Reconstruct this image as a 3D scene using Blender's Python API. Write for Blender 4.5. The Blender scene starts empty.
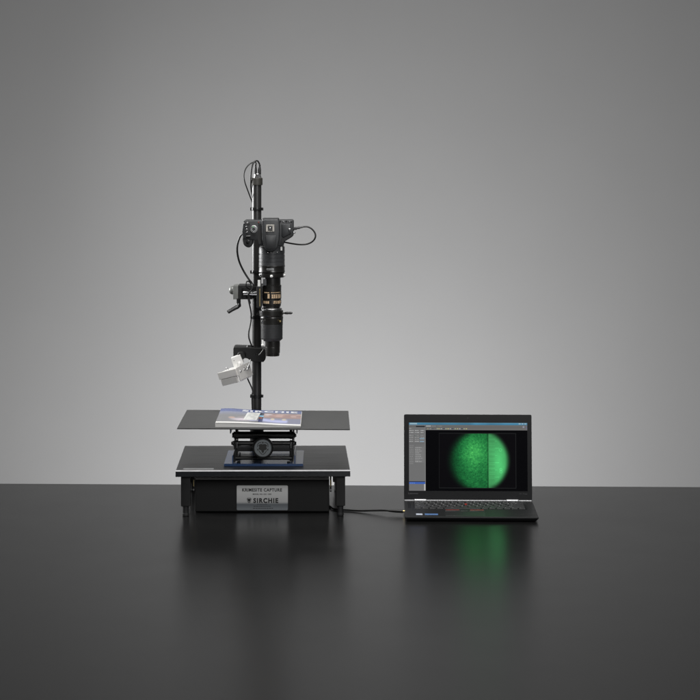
import bpy, bmesh, math, random
import numpy as np
from mathutils import Vector, Matrix

R = math.radians
random.seed(4)
scene = bpy.context.scene
COL = scene.collection

# ------------------------------------------------------------------ camera
F, HX, HY, HC, D0 = 2050.0, 325.0, 155.0, 0.9153, 5.2     # focal length in photo pixels, principal point, camera height, distance
cd = bpy.data.cameras.new('camera')
cam = bpy.data.objects.new('camera', cd)
COL.objects.link(cam)
scene.camera = cam
cam.location = (0, -D0, HC)
cam.rotation_euler = (R(90), 0, 0)
cd.sensor_width = 36
cd.lens = F / 700 * 36
cd.shift_x = (350 - HX) / 700
cd.shift_y = -(350 - HY) / 700
cd.clip_end = 60

# ------------------------------------------------------------------ world and studio lamps
w = bpy.data.worlds.new('World')
scene.world = w
w.use_nodes = True
w.node_tree.nodes['Background'].inputs[0].default_value = (0.95, 0.98, 1.0, 1)
w.node_tree.nodes['Background'].inputs[1].default_value = 0.05


def area(name, loc, target, sx, sy, power, col=(1, 1, 1), spread=180):
    l = bpy.data.lights.new(name, 'AREA')
    l.shape = 'RECTANGLE'
    l.size, l.size_y, l.energy, l.color = sx, sy, power, col
    l.spread = R(spread)
    o = bpy.data.objects.new(name, l)
    COL.objects.link(o)
    o.location = loc
    o.rotation_euler = (Vector(target) - Vector(loc)).to_track_quat('-Z', 'Y').to_euler()
    return o


area('overhead_softbox', (-0.15, -0.45, 2.3), (-0.12, 0.1, 0.2), 1.6, 1.1, 58, (1, 0.99, 0.975))
area('front_softbox', (0.75, -3.7, 1.8), (-0.05, 0.1, 0.25), 1.4, 1.2, 62, (1, 1, 1))
area('side_softbox', (-1.65, 1.22, 0.95), (-0.1, 1.0, 0.86), 1.4, 0.85, 26, (1, 1, 1), 110)
area('background_lamp', (0.0, 1.05, -0.55), (0.0, 2.5, 0.15), 1.2, 0.3, 50, (1, 1, 1))

scene.view_settings.view_transform = 'Standard'
scene.view_settings.look = 'None'
scene.view_settings.exposure = 0
scene.view_settings.gamma = 1
scene.view_settings.use_curve_mapping = False


# ------------------------------------------------------------------ helpers
def W(px, py, d):                      # photo pixel at distance d -> place in the studio
    return Vector(((px - HX) * d / F, d - D0, HC - (py - HY) * d / F))


def X(px, d): return (px - HX) * d / F
def Z(py, d): return HC - (py - HY) * d / F


def lin(c):
    c = np.asarray(c, float)
    return np.where(c <= 0.04045, c / 12.92, ((c + 0.055) / 1.055) ** 2.4)


MATS = {}


def mat(name, col=(0.5, 0.5, 0.5), rough=0.5, metal=0.0, spec=0.5, vary=0.0, vscale=40, stretch=(1, 1, 1), bump=0.0, bscale=400,
        rvary=0.0, coat=0.0, col2=None):
    m = bpy.data.materials.new(name)
    m.use_nodes = True
    nt = m.node_tree
    b = nt.nodes['Principled BSDF']
    b.inputs['Base Color'].default_value = (*col, 1)
    b.inputs['Roughness'].default_value = rough
    b.inputs['Metallic'].default_value = metal
    b.inputs['Specular IOR Level'].default_value = spec
    b.inputs['Coat Weight'].default_value = coat
    tc = nt.nodes.new('ShaderNodeTexCoord')
    mp = nt.nodes.new('ShaderNodeMapping')
    mp.inputs['Scale'].default_value = stretch
    nt.links.new(tc.outputs['Object'], mp.inputs['Vector'])
    if vary or rvary:
        n = nt.nodes.new('ShaderNodeTexNoise')
        n.inputs['Scale'].default_value = vscale
        n.inputs['Detail'].default_value = 6
        n.inputs['Roughness'].default_value = 0.6
        nt.links.new(mp.outputs[0], n.inputs['Vector'])
        if vary:
            mx = nt.nodes.new('ShaderNodeMix')
            mx.data_type = 'RGBA'
            c2 = col2 or tuple(min(1, c * (1 + vary)) for c in col)
            c1 = col if col2 else tuple(c * (1 - vary) for c in col)
            mx.inputs['A'].default_value = (*c1, 1)
            mx.inputs['B'].default_value = (*c2, 1)
            rp = nt.nodes.new('ShaderNodeMapRange')
            rp.inputs['From Min'].default_value = 0.3
            rp.inputs['From Max'].default_value = 0.7
            nt.links.new(n.outputs['Fac'], rp.inputs['Value'])
            nt.links.new(rp.outputs[0], mx.inputs['Factor'])
            nt.links.new(mx.outputs['Result'], b.inputs['Base Color'])
        if rvary:
            mr = nt.nodes.new('ShaderNodeMapRange')
            mr.inputs['From Min'].default_value = 0.3
            mr.inputs['From Max'].default_value = 0.7
            mr.inputs['To Min'].default_value = max(0.02, rough - rvary)
            mr.inputs['To Max'].default_value = rough + rvary
            nt.links.new(n.outputs['Fac'], mr.inputs['Value'])
            nt.links.new(mr.outputs[0], b.inputs['Roughness'])
    if bump:
        n2 = nt.nodes.new('ShaderNodeTexNoise')
        n2.inputs['Scale'].default_value = bscale
        n2.inputs['Detail'].default_value = 3
        nt.links.new(mp.outputs[0], n2.inputs['Vector'])
        bp = nt.nodes.new('ShaderNodeBump')
        bp.inputs['Strength'].default_value = bump
        bp.inputs['Distance'].default_value = 0.0006
        nt.links.new(n2.outputs['Fac'], bp.inputs['Height'])
        nt.links.new(bp.outputs[0], b.inputs['Normal'])
    MATS[name] = m
    return m


def attr_mat(name, emit=0.0, rough=0.4, spec=0.5):
    m = bpy.data.materials.new(name)
    m.use_nodes = True
    nt = m.node_tree
    b = nt.nodes['Principled BSDF']
    a = nt.nodes.new('ShaderNodeVertexColor')
    a.layer_name = 'print'
    b.inputs['Roughness'].default_value = rough
    b.inputs['Specular IOR Level'].default_value = spec
    if emit:
        b.inputs['Base Color'].default_value = (0.004, 0.004, 0.005, 1)
        nt.links.new(a.outputs[0], b.inputs['Emission Color'])
        b.inputs['Emission Strength'].default_value = emit
    else:
        nt.links.new(a.outputs[0], b.inputs['Base Color'])
    MATS[name] = m
    return m


mat('paper_backdrop', (0.20, 0.20, 0.20), 0.95, spec=0.1, vary=0.012, vscale=3)
mat('table_laminate', (0.007, 0.007, 0.007), 0.26, spec=0.31, rvary=0.012, vscale=7, vary=0.15)
mat('black_powder_coat', (0.009, 0.009, 0.009), 0.42, spec=0.4, bump=0.12, bscale=900, rvary=0.05, vscale=30)
mat('black_gloss', (0.010, 0.010, 0.010), 0.25, rvary=0.05, vscale=25)
mat('pole_enamel', (0.020, 0.0195, 0.019), 0.33, spec=0.7, rvary=0.04, vscale=15)
mat('platform_laminate', (0.017, 0.0168, 0.016), 0.35, spec=0.55, vary=0.5, vscale=9, stretch=(1, 9, 1), rvary=0.05, bump=0.25, bscale=120)
mat('edge_band', (0.013, 0.0145, 0.017), 0.22, spec=0.6, coat=0.6, rvary=0.04, vscale=20)
mat('chamfer_metal', (0.08, 0.08, 0.082), 0.3, metal=1.0, rvary=0.05, vscale=25)
mat('box_paint', (0.006, 0.006, 0.006), 0.5, spec=0.35, bump=0.1, bscale=1200, rvary=0.05, vscale=30)
mat('stage_paint', (0.042, 0.042, 0.041), 0.38, spec=0.62, bump=0.3, bscale=1400, vary=0.12, vscale=14)
mat('camera_plastic', (0.021, 0.0222, 0.024), 0.44, bump=0.15, bscale=1600, rvary=0.05, vscale=60)
mat('camera_rubber', (0.013, 0.0132, 0.0138), 0.66, bump=0.5, bscale=900)
mat('black_anodised', (0.013, 0.0125, 0.0115), 0.3, spec=0.6, rvary=0.06, vscale=50)
mat('grey_anodised', (0.055, 0.057, 0.06), 0.38, metal=0.15, rvary=0.06, vscale=50)
mat('rib_rubber', (0.03, 0.031, 0.033), 0.55, bump=0.2, bscale=900)
mat('brown_cap', (0.036, 0.034, 0.029), 0.5, bump=0.15, bscale=900)
mat('chrome', (0.62, 0.62, 0.62), 0.16, metal=1.0, rvary=0.05, vscale=60)
mat('satin_steel', (0.42, 0.42, 0.42), 0.3, metal=1.0, rvary=0.08, vscale=80, stretch=(1, 8, 8))
mat('cast_grey', (0.20, 0.205, 0.195), 0.42, metal=0.3, bump=0.2, bscale=700, vary=0.1, vscale=50)
mat('gold_print', (0.74, 0.54, 0.34), 0.35, metal=0.2, vary=0.15, vscale=300)
mat('tan_print', (0.20, 0.145, 0.095), 0.4)
mat('brass', (0.50, 0.40, 0.20), 0.32, metal=1.0, rvary=0.08, vscale=90)
mat('blue_paint', (0.022, 0.062, 0.17), 0.20, spec=0.75, vary=0.08, vscale=20, bump=0.08, bscale=700)
mat('white_enamel', (0.80, 0.79, 0.765), 0.42, vary=0.03, vscale=25, bump=0.06, bscale=700)
mat('lamp_lip', (0.55, 0.535, 0.51), 0.4, vary=0.04, vscale=25)  # greyer than the white housing: shade of the down-facing front put into the colour
mat('lamp_grey', (0.50, 0.49, 0.47), 0.42, vary=0.05, vscale=30)
mat('lamp_glass', (0.42, 0.41, 0.39), 0.22, spec=0.6, vary=0.08, vscale=30)
pm = mat('nameplate_face', (0.5, 0.5, 0.49), 0.34, metal=0.05, rvary=0.05, vscale=12, stretch=(1, 30, 30))
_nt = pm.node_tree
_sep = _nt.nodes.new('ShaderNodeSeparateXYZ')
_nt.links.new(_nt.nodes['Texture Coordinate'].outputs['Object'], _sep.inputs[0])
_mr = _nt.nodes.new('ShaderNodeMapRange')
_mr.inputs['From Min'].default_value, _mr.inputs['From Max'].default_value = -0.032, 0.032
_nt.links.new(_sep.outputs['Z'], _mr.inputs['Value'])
_cr = _nt.nodes.new('ShaderNodeValToRGB')        # two-tone ground: grey-blue band below, silver above
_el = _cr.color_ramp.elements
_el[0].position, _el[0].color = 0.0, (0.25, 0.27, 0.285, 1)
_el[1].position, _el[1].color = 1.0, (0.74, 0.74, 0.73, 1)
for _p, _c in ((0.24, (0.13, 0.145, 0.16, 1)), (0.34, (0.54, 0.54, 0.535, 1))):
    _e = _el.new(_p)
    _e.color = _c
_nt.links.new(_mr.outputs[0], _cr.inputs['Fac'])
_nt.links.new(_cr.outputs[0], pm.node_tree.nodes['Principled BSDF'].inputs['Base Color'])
mat('plate_ink', (0.012, 0.012, 0.012), 0.5)
mat('lid_metal', (0.62, 0.61, 0.60), 0.45, metal=0.2, vary=0.05, vscale=30)
mat('knob_face', (0.23, 0.25, 0.26), 0.34, metal=0.35, rvary=0.06, vscale=60)
mat('knob_dark', (0.022, 0.021, 0.019), 0.45)
mat('paper_page', (0.74, 0.73, 0.71), 0.7, vary=0.06, vscale=30, stretch=(1, 1, 60))
mat('white_ink', (0.78, 0.79, 0.82), 0.35)
mat('cable_rubber', (0.012, 0.012, 0.012), 0.38, rvary=0.06, vscale=40)
mat('cable_grey', (0.05, 0.05, 0.052), 0.42)
mat('silver_label', (0.42, 0.43, 0.43), 0.3, metal=0.5, vary=0.15, vscale=80)
mat('shoe_silver', (0.58, 0.55, 0.50), 0.3, metal=0.7, rvary=0.08, vscale=90)
mat('white_plastic', (0.75, 0.75, 0.73), 0.35)
mat('green_mark', (0.03, 0.4, 0.06), 0.4)
mat('dull_red', (0.16, 0.03, 0.025), 0.4)
mat('red_mark', (0.42, 0.03, 0.02), 0.4)
mat('stripe_red', (0.35, 0.06, 0.05), 0.45)
mat('laptop_shell', (0.012, 0.0122, 0.0128), 0.46, spec=0.4, bump=0.08, bscale=1800, rvary=0.04, vscale=20)
mat('laptop_bezel', (0.008, 0.0083, 0.009), 0.34, spec=0.22, bump=0.05, bscale=1800)
mat('key_plastic', (0.026, 0.026, 0.027), 0.42, rvary=0.06, vscale=80)
mat('key_legend', (0.55, 0.55, 0.55), 0.5)
mat('hinge_silver', (0.66, 0.66, 0.67), 0.36, metal=0.7, rvary=0.05, vscale=60)
mat('touchpad', (0.020, 0.0205, 0.0215), 0.38)
mat('bezel_print', (0.055, 0.055, 0.058), 0.5)
mat('sticker_white', (0.60, 0.65, 0.75), 0.4)
mat('sticker_blue', (0.10, 0.20, 0.42), 0.4, vary=0.2, vscale=120)
attr_mat('screen_pixels', emit=0.76, rough=0.2, spec=0.02)
attr_mat('cover_print', rough=0.24)

ORG = {}


def tag(o, label=None, cat=None, group=None, kind=None):
    for k, v in (('label', label), ('category', cat), ('group', group), ('kind', kind)):
        if v:
            o[k] = v
    return o


def thing(name, label, cat, loc=(0, 0, 0), rz=0.0, local=False, group=None):
    o = bpy.data.objects.new(name, None)
    COL.objects.link(o)
    o.location = loc
    o.rotation_euler = (0, 0, rz)
    o.empty_display_size = 0.02
    ORG[o] = Vector((0, 0, 0)) if local else Vector(loc)
    return tag(o, label, cat, group)


def O(name, bm, m, parent=None, sharp=38, label=None, soft=False):
    """link a bmesh as ONE object; shapes are given in the thing's own frame or the studio's"""
    vs = [v.co for v in bm.verts]
    lo = Vector([min(v[i] for v in vs) for i in range(3)])
    hi = Vector([max(v[i] for v in vs) for i in range(3)])
    c = (lo + hi) / 2
    if parent is None:
        c.z = lo.z
    bmesh.ops.translate(bm, verts=bm.verts, vec=-c)
    bmesh.ops.recalc_face_normals(bm, faces=bm.faces)
    me = bpy.data.meshes.new(name)
    bm.to_mesh(me)
    bm.free()
    for mm in (m if isinstance(m, (list, tuple)) else [m]):
        me.materials.append(MATS[mm])
    me.shade_smooth()
    me.set_sharp_from_angle(angle=R(sharp))
    o = bpy.data.objects.new(name, me)
    COL.objects.link(o)
    o.location = c - (ORG[parent] if parent else Vector((0, 0, 0)))
    o.parent = parent
    ORG[o] = c
    if not soft:
        wn = o.modifiers.new('flat faces stay flat', 'WEIGHTED_NORMAL')
        wn.keep_sharp = True
    if label:
        o['label'] = label
    return o


def copy_obj(src, shift, parent):
    c = src.copy()
    COL.objects.link(c)
    c.parent = parent
    c.location = Vector(src.location) + Vector(shift)
    ORG[c] = ORG[src] + Vector(shift)
    return c


def B(): return bmesh.new()


def merge(bm, t, mi=0):
    mp = {}
    for v in t.verts:
        mp[v] = bm.verts.new(v.co)
    for f in t.faces:
        try:
            nf = bm.faces.new([mp[v] for v in f.verts])
            nf.material_index = mi
        except ValueError:
            pass
    t.free()


def bevel(t, amt, seg=2, edges=None):
    if amt > 0:
        bmesh.ops.bevel(t, geom=list(edges if edges is not None else t.edges), offset=amt, segments=seg, profile=0.5, affect='EDGES', clamp_overlap=True)


def box(bm, c, s, bev=0.0, seg=2, M=None, mi=0):
    t = B()
    bmesh.ops.create_cube(t, size=1)
    bmesh.ops.scale(t, verts=t.verts, vec=s)
    bevel(t, bev, seg)
    if M:
        bmesh.ops.transform(t, matrix=M.to_4x4(), verts=t.verts)
    bmesh.ops.translate(t, verts=t.verts, vec=c)
    merge(bm, t, mi)
    return bm


def box2(bm, lo, hi, bev=0.0, seg=2, mi=0):
    lo, hi = Vector(lo), Vector(hi)
    return box(bm, (lo + hi) / 2, [abs(x) for x in (hi - lo)], bev, seg, mi=mi)


def prism(bm, pts, y0, y1, bev=0.0, seg=2, mi=0, only_front=False):
    """polygon in x,z extruded from y0 to y1"""
    t = B()
    a = [t.verts.new((p[0], y0, p[1])) for p in pts]
    b = [t.verts.new((p[0], y1, p[1])) for p in pts]
    n = len(pts)
    ff = t.faces.new(a)
    t.faces.new(b[::-1])
    for i in range(n):
        t.faces.new((a[i], b[i], b[(i + 1) % n], a[(i + 1) % n]))
    bmesh.ops.recalc_face_normals(t, faces=t.faces)
    if bev:
        bevel(t, bev, seg, edges=list(ff.edges) if only_front else None)
    merge(bm, t, mi)
    return bm


def frame(axis):
    a = Vector(axis).normalized()
    u = a.cross(Vector((0, 0, 1)) if abs(a.z) < 0.9 else Vector((1, 0, 0))).normalized()
    return a, u, a.cross(u)


def lathe(bm, o, axis, prof, n=40, mi=0):
    """profile of (radius, distance along axis) turned about axis, ends closed"""
    o = Vector(o)
    a, u, v = frame(axis)
    rings = []
    for r, tt in prof:
        rings.append([bm.verts.new(o + a * tt + (u * math.cos(2 * math.pi * k / n) + v * math.sin(2 * math.pi * k / n)) * max(r, 1e-5)) for k in range(n)])
    fs = []
    for i in range(len(rings) - 1):
        for k in range(n):
            fs.append(bm.faces.new((rings[i][k], rings[i][(k + 1) % n], rings[i + 1][(k + 1) % n], rings[i + 1][k])))
    fs.append(bm.faces.new(rings[0][::-1]))
    fs.append(bm.faces.new(rings[-1]))
    for f in fs:
        f.material_index = mi
    return bm


def cyl(bm, p0, p1, r, ch=0.0, n=32, r1=None, mi=0):
    p0, p1 = Vector(p0), Vector(p1)
    L = (p1 - p0).length
    r1 = r if r1 is None else r1
    ch = min(ch, r * 0.9, r1 * 0.9, L * 0.45)
    prof = [(r, 0), (r1, L)] if ch <= 0 else [(r - ch, 0), (r, ch), (r1, L - ch), (r1 - ch, L)]
    return lathe(bm, p0, p1 - p0, prof, n, mi)


def ball(bm, c, r, sc=(1, 1, 1), n=16):
    t = B()
    bmesh.ops.create_uvsphere(t, u_segments=n * 2, v_segments=n, radius=r)
    bmesh.ops.scale(t, verts=t.verts, vec=sc)
    bmesh.ops.translate(t, verts=t.verts, vec=c)
    merge(bm, t)
    return bm


def spline(pts, k=8):
    P = [Vector(p) for p in pts]
    P = [P[0] * 2 - P[1]] + P + [P[-1] * 2 - P[-2]]
    out = []
    for i in range(1, len(P) - 2):
        for j in range(k):
            t = j / k
            a, b, c, d = P[i - 1:i + 3]
            out.append(0.5 * ((2 * b) + (c - a) * t + (2 * a - 5 * b + 4 * c - d) * t * t + (3 * b - a - 3 * c + d) * t ** 3))
    out.append(P[-2])
    return out


def tube(bm, pts, r, n=12, k=8, smooth=True):
    pts = spline(pts, k) if smooth else [Vector(p) for p in pts]
    t0 = (pts[1] - pts[0]).normalized()
    u = frame(t0)[1]
    rings = []
    for i, p in enumerate(pts):
        t = (pts[min(i + 1, len(pts) - 1)] - pts[max(i - 1, 0)]).normalized()
        u = (u - t * u.dot(t)).normalized()
        v = t.cross(u)
        rr = r[i] if isinstance(r, list) else r
        rings.append([bm.verts.new(p + (u * math.cos(2 * math.pi * q / n) + v * math.sin(2 * math.pi * q / n)) * rr) for q in range(n)])
    for i in range(len(rings) - 1):
        for q in range(n):
            bm.faces.new((rings[i][q], rings[i][(q + 1) % n], rings[i + 1][(q + 1) % n], rings[i + 1][q]))
    bm.faces.new(rings[0][::-1])
    bm.faces.new(rings[-1])
    return bm


def glyphs(s, bold=0.0, spacing=1.0):
    cu = bpy.data.curves.new('t', 'FONT')
    cu.body = s
    cu.offset = bold
    cu.space_character = spacing
    cu.resolution_u = 3
    ob = bpy.data.objects.new('t', cu)
    COL.objects.link(ob)
    dg = bpy.context.evaluated_depsgraph_get()
    ev = ob.evaluated_get(dg)
    me = ev.to_mesh()
    vs = [Vector(v.co) for v in me.vertices]
    fs = [tuple(p.vertices) for p in me.polygons]
    ev.to_mesh_clear()
    bpy.data.objects.remove(ob)
    bpy.data.curves.remove(cu)
    lo = Vector([min(v[i] for v in vs) for i in range(3)])
    hi = Vector([max(v[i] for v in vs) for i in range(3)])
    return [((v.x - lo.x) / (hi.x - lo.x), (v.y - lo.y) / (hi.y - lo.y)) for v in vs], fs


def text(bm, s, fn, bold=0.0, spacing=1.0, mi=0):
    """lettering as flat print: fn maps (0..1, 0..1) to a place on the printed surface"""
    vs, fs = glyphs(s, bold, spacing)
    vv = [bm.verts.new(fn(a, b)) for a, b in vs]
    for f in fs:
        try:
            bm.faces.new([vv[i] for i in f]).material_index = mi
        except ValueError:
            pass
    return bm


def poly(bm, pts, mi=0):
    bm.faces.new([bm.verts.new(p) for p in pts]).material_index = mi
    return bm


def picture(name, rgb, place, m, parent):
    """a printed or lit sheet: rgb is (rows, cols, 3) in linear light, place(u, v) is where its points lie"""
    h, wd = rgb.shape[:2]
    uu, vv = np.meshgrid(np.linspace(0, 1, wd), np.linspace(0, 1, h))
    co = place(uu, vv).reshape(-1, 3)
    c = (co.min(0) + co.max(0)) / 2
    co = co - c
    me = bpy.data.meshes.new(name)
    i = np.arange(h * wd).reshape(h, wd)
    q = np.stack([i[:-1, :-1], i[:-1, 1:], i[1:, 1:], i[1:, :-1]], -1).reshape(-1, 4)
    me.vertices.add(h * wd)
    me.vertices.foreach_set('co', co.astype(np.float32).ravel())
    me.loops.add(q.size)
    me.loops.foreach_set('vertex_index', q.astype(np.int32).ravel())
    me.polygons.add(len(q))
    me.polygons.foreach_set('loop_start', np.arange(0, q.size, 4, dtype=np.int32))
    me.update(calc_edges=True)
    at = me.color_attributes.new('print', 'FLOAT_COLOR', 'POINT')
    rgba = np.ones((h * wd, 4), np.float32)
    rgba[:, :3] = rgb.reshape(-1, 3)
    at.data.foreach_set('color', rgba.ravel())
    me.materials.append(MATS[m])
    me.shade_smooth()
    o = bpy.data.objects.new(name, me)
    COL.objects.link(o)
    o.parent = parent
    o.location = Vector(c) - ORG[parent]
    ORG[o] = Vector(c)
    return o


def emblem(bm, fn, mi=0, wd=0.075):
    """three-lobed badge: solid shield, a broken outline round it and three wedges; fn maps (-1..1, -1..1) to the surface"""
    sh = [(0, .50), (.16, .58), (.40, .54), (.60, .36), (.46, .16), (.58, -.04), (.42, -.24), (.20, -.30), (.14, -.56), (0, -.68)]
    full = sh + [(-a, b) for a, b in sh[-2:0:-1]]
    poly(bm, [fn(a, b) for a, b in full], mi)
    for s in (1, -1):
        segs = [[(.22, .78), (.50, .74), (.70, .52), (.70, .16)], [(.52, -.34), (.30, -.68), (.04, -.90)]]
        for line in segs:
            for (x0, y0), (x1, y1) in zip(line[:-1], line[1:]):
                L = math.hypot(x1 - x0, y1 - y0)
                nx, ny = -(y1 - y0) / L * wd / 2, (x1 - x0) / L * wd / 2
                poly(bm, [fn(s * (x0 + nx), y0 + ny), fn(s * (x1 + nx), y1 + ny), fn(s * (x1 - nx), y1 - ny), fn(s * (x0 - nx), y0 - ny)], mi)
        poly(bm, [fn(s * .50, -.22), fn(s * .78, -.06), fn(s * .72, -.36)], mi)
    poly(bm, [fn(-.16, .86), fn(.16, .86), fn(0, .58)], mi)
    return bm


# ------------------------------------------------------------------ the setting: backdrop and table
b = B()
RC = 0.42                                   # radius of the sweep from floor to wall
pts = [Vector((0, -3.0, -0.86)), Vector((0, 0.0, -0.86))]
pts += [Vector((0, 2.42 - RC + RC * math.sin(R(a_)), -0.86 + RC - RC * math.cos(R(a_)))) for a_ in range(0, 91, 5)]
pts += [Vector((0, 2.42, z_)) for z_ in (0.0, 1.2, 3.6)]
L = [b.verts.new((-4.5, p.y, p.z)) for p in pts]
Rr = [b.verts.new((4.5, p.y, p.z)) for p in pts]
for i in range(len(pts) - 1):
    b.faces.new((L[i], Rr[i], Rr[i + 1], L[i + 1]))
o = O('backdrop', b, 'paper_backdrop', sharp=180)
tag(o, 'plain light grey studio backdrop behind the table', 'backdrop', kind='structure')
b = B()
box(b, (0, -0.82, -0.0175), (4.4, 2.6, 0.035), 0.002)
t_o = O('table', b, 'table_laminate')
t_o.rotation_euler = (0, 0, R(-1.75))
tag(t_o, 'glossy black table top carrying the stand and the laptop', 'table', kind='structure')
# the rear edge lies at distance 5.687: put it there
t_o.location.y += (5.687 - D0) - (-0.82 + 1.3) - 0.004

# ------------------------------------------------------------------ stand: platform on four legs with a tall column
PW, PD, PZ0, PZ1 = 0.441, 0.435, 0.103, 0.119
PC = Vector((-0.160, 0.1925, 0))
st = thing('copy_stand', 'black copy stand with a low square platform on four legs and a tall round column', 'stand', PC, R(0.9), local=True)
b = B()
box2(b, (-PW / 2, -PD / 2 + 0.004, PZ0), (PW / 2, PD / 2, PZ1), 0.0008, 2)
pf = O('platform', b, 'edge_band', st)
b = B()                                     # front edge board with a bright chamfer along its upper edge
pr = [(-PD / 2 + 0.0042, PZ0), (-PD / 2 + 0.0008, PZ0), (-PD / 2, PZ0 + 0.0008), (-PD / 2, PZ1 - 0.0022), (-PD / 2 + 0.0026, PZ1 + 0.0007), (-PD / 2 + 0.0042, PZ1 + 0.0007)]
ea = [[b.verts.new((sx * PW / 2, y_, z_)) for y_, z_ in pr] for sx in (-1, 1)]
for i in range(6):
    b.faces.new((ea[0][i], ea[0][(i + 1) % 6], ea[1][(i + 1) % 6], ea[1][i])).material_index = 1 if i == 3 else 0
b.faces.new(ea[0])
b.faces.new(ea[1][::-1])
O('front_edge', b, ['edge_band', 'chamfer_metal'], pf)
b = B()
box2(b, (-PW / 2 + 0.0012, -PD / 2 + 0.0044, PZ1 - 0.0002), (PW / 2 - 0.0012, PD / 2 - 0.0012, PZ1 + 0.001), 0.0004, 1)
O('top_sheet', b, 'platform_laminate', pf)
b = B()
box(b, (-0.1635, -0.196, PZ1 + 0.0012), (0.077, 0.019, 0.0006))
lb = O('label_strip', b, 'silver_label', pf, label='narrow silver label at the front edge')
for i, (sx, sy) in enumerate(((-1, -1), (1, -1), (-1, 1), (1, 1))):
    if i == 0:
        b = B()
        box2(b, (-0.196 - 0.012, -0.19 - 0.012, 0.0255), (-0.196 + 0.012, -0.19 + 0.012, PZ0 + 0.001), 0.0022, 2)
        leg = O('leg', b, 'black_powder_coat', st)
        b = B()
        lathe(b, (-0.196, -0.19, 0), (0, 0, 1), [(0.0075, 0.0), (0.0086, 0.0012), (0.0086, 0.006), (0.0078, 0.007), (0.0078, 0.028)], 28)
        foot = O('foot', b, 'camera_rubber', leg)
    else:
        sh = ((sx + 1) * 0.196, (sy + 1) * 0.19, 0)
        l2 = copy_obj(leg, sh, st)
        f2 = copy_obj(foot, (0, 0, 0), l2)
# column, in the platform's frame: the studio place is (-0.1855, 0.375)
ca, sa = math.cos(R(-0.9)), math.sin(R(-0.9))
dx, dy = -0.1855 - PC.x, 0.375 - PC.y
CX, CY = dx * ca - dy * sa, dx * sa + dy * ca
b = B()
cyl(b, (CX, CY, PZ1 - 0.01), (CX, CY, 0.836), 0.0126, 0, 48)
col = O('column', b, 'pole_enamel', st)
b = B()
lathe(b, (CX, CY, PZ1 + 0.001), (0, 0, 1), [(0.024, 0), (0.024, 0.008), (0.0185, 0.010), (0.0185, 0.088), (0.0175, 0.090)], 40)
O('column_socket', b, 'black_powder_coat', st)
b = B()
lathe(b, (CX, CY, 0.8335), (0, 0, 1), [(0.0152, 0), (0.0158, 0.001), (0.0158, 0.0185), (0.0142, 0.020)], 40)
O('column_cap', b, 'brown_cap', st)
b = B()
lathe(b, (CX + 0.002, CY - 0.002, 0.853), (0, 0, 1), [(0.0105, 0), (0.0105, 0.003), (0.0092, 0.0055), (0.0092, 0.010), (0.0075, 0.012)], 8)
O('cable_gland', b, 'satin_steel', st)
for ox in (-0.0045, 0.0065):
    b = B()
    lathe(b, (CX + ox + 0.001, CY - 0.002, 0.8635), (0, 0, 1), [(0.0042, 0), (0.0042, 0.012), (0.0030, 0.020), (0.0030, 0.026)], 16)
    O('strain_relief', b, 'black_gloss', st)
for yy in (209, 272, 317, 396):
    zz = Z(yy, 5.575)
    b = B()
    lathe(b, (CX, CY, zz - 0.0045), (0, 0, 1), [(0.0128, 0), (0.0148, 0.0006), (0.0152, 0.0045), (0.0148, 0.0084), (0.0128, 0.009)], 40)
    box(b, (CX - 0.0155, CY - 0.001, zz), (0.005, 0.007, 0.009), 0.001)
    box(b, (CX + 0.016, CY - 0.001, zz), (0.004, 0.007, 0.008), 0.001)
    O('cable_clip', b, 'black_gloss', st)

# ------------------------------------------------------------------ control box under the platform
bx0, bx1, byf, bzt = X(195, 5.251), X(329.3, 5.251), 5.251 - D0, 0.0845
cb = thing('control_box', 'low black metal control box with a silver nameplate under the platform', 'control box', ((bx0 + bx1) / 2, byf + 0.14, 0))
b = B()
box2(b, (bx0, byf, 0.0015), (bx1, byf + 0.28, bzt), 0.0022, 3)
hs = O('housing', b, 'box_paint', cb)
b = B()
box2(b, (bx0 + 0.0015, byf - 0.0012, bzt - 0.0004), (bx1 - 0.0015, byf + 0.279, bzt + 0.0022), 0.0005, 2)
O('lid_sheet', b, 'lid_metal', cb)
for x in (bx0 + 0.03, bx1 - 0.03):
    for y in (byf + 0.03, byf + 0.25):
        b = B()
        cyl(b, (x, y, 0), (x, y, 0.005), 0.008, 0.001, 20)
        O('foot', b, 'camera_rubber', cb)
for s, x in ((-1, bx0), (1, bx1)):
    xx = x + s * 0.0035
    b = B()
    box2(b, (xx - 0.0022, byf + 0.004, 0.052), (xx + 0.0022, byf + 0.026, PZ0 - 0.0005), 0.0006)
    box2(b, (min(xx, xx + s * 0.012), byf + 0.004, PZ0 - 0.0035), (max(xx, xx + s * 0.012), byf + 0.026, PZ0 - 0.0006), 0.0005)
    br = O('bracket', b, 'black_gloss', cb)
    b = B()
    box2(b, (xx - 0.0014, byf + 0.001, 0.066), (xx + 0.0014, byf + 0.0042, 0.083), 0.0006)
    O('brass_catch', b, 'brass', br)
    b = B()
    cyl(b, (xx, byf + 0.004, 0.0575), (xx, byf + 0.0005, 0.0575), 0.0024, 0.0005, 16)
    O('screw', b, 'satin_steel', br)
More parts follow.
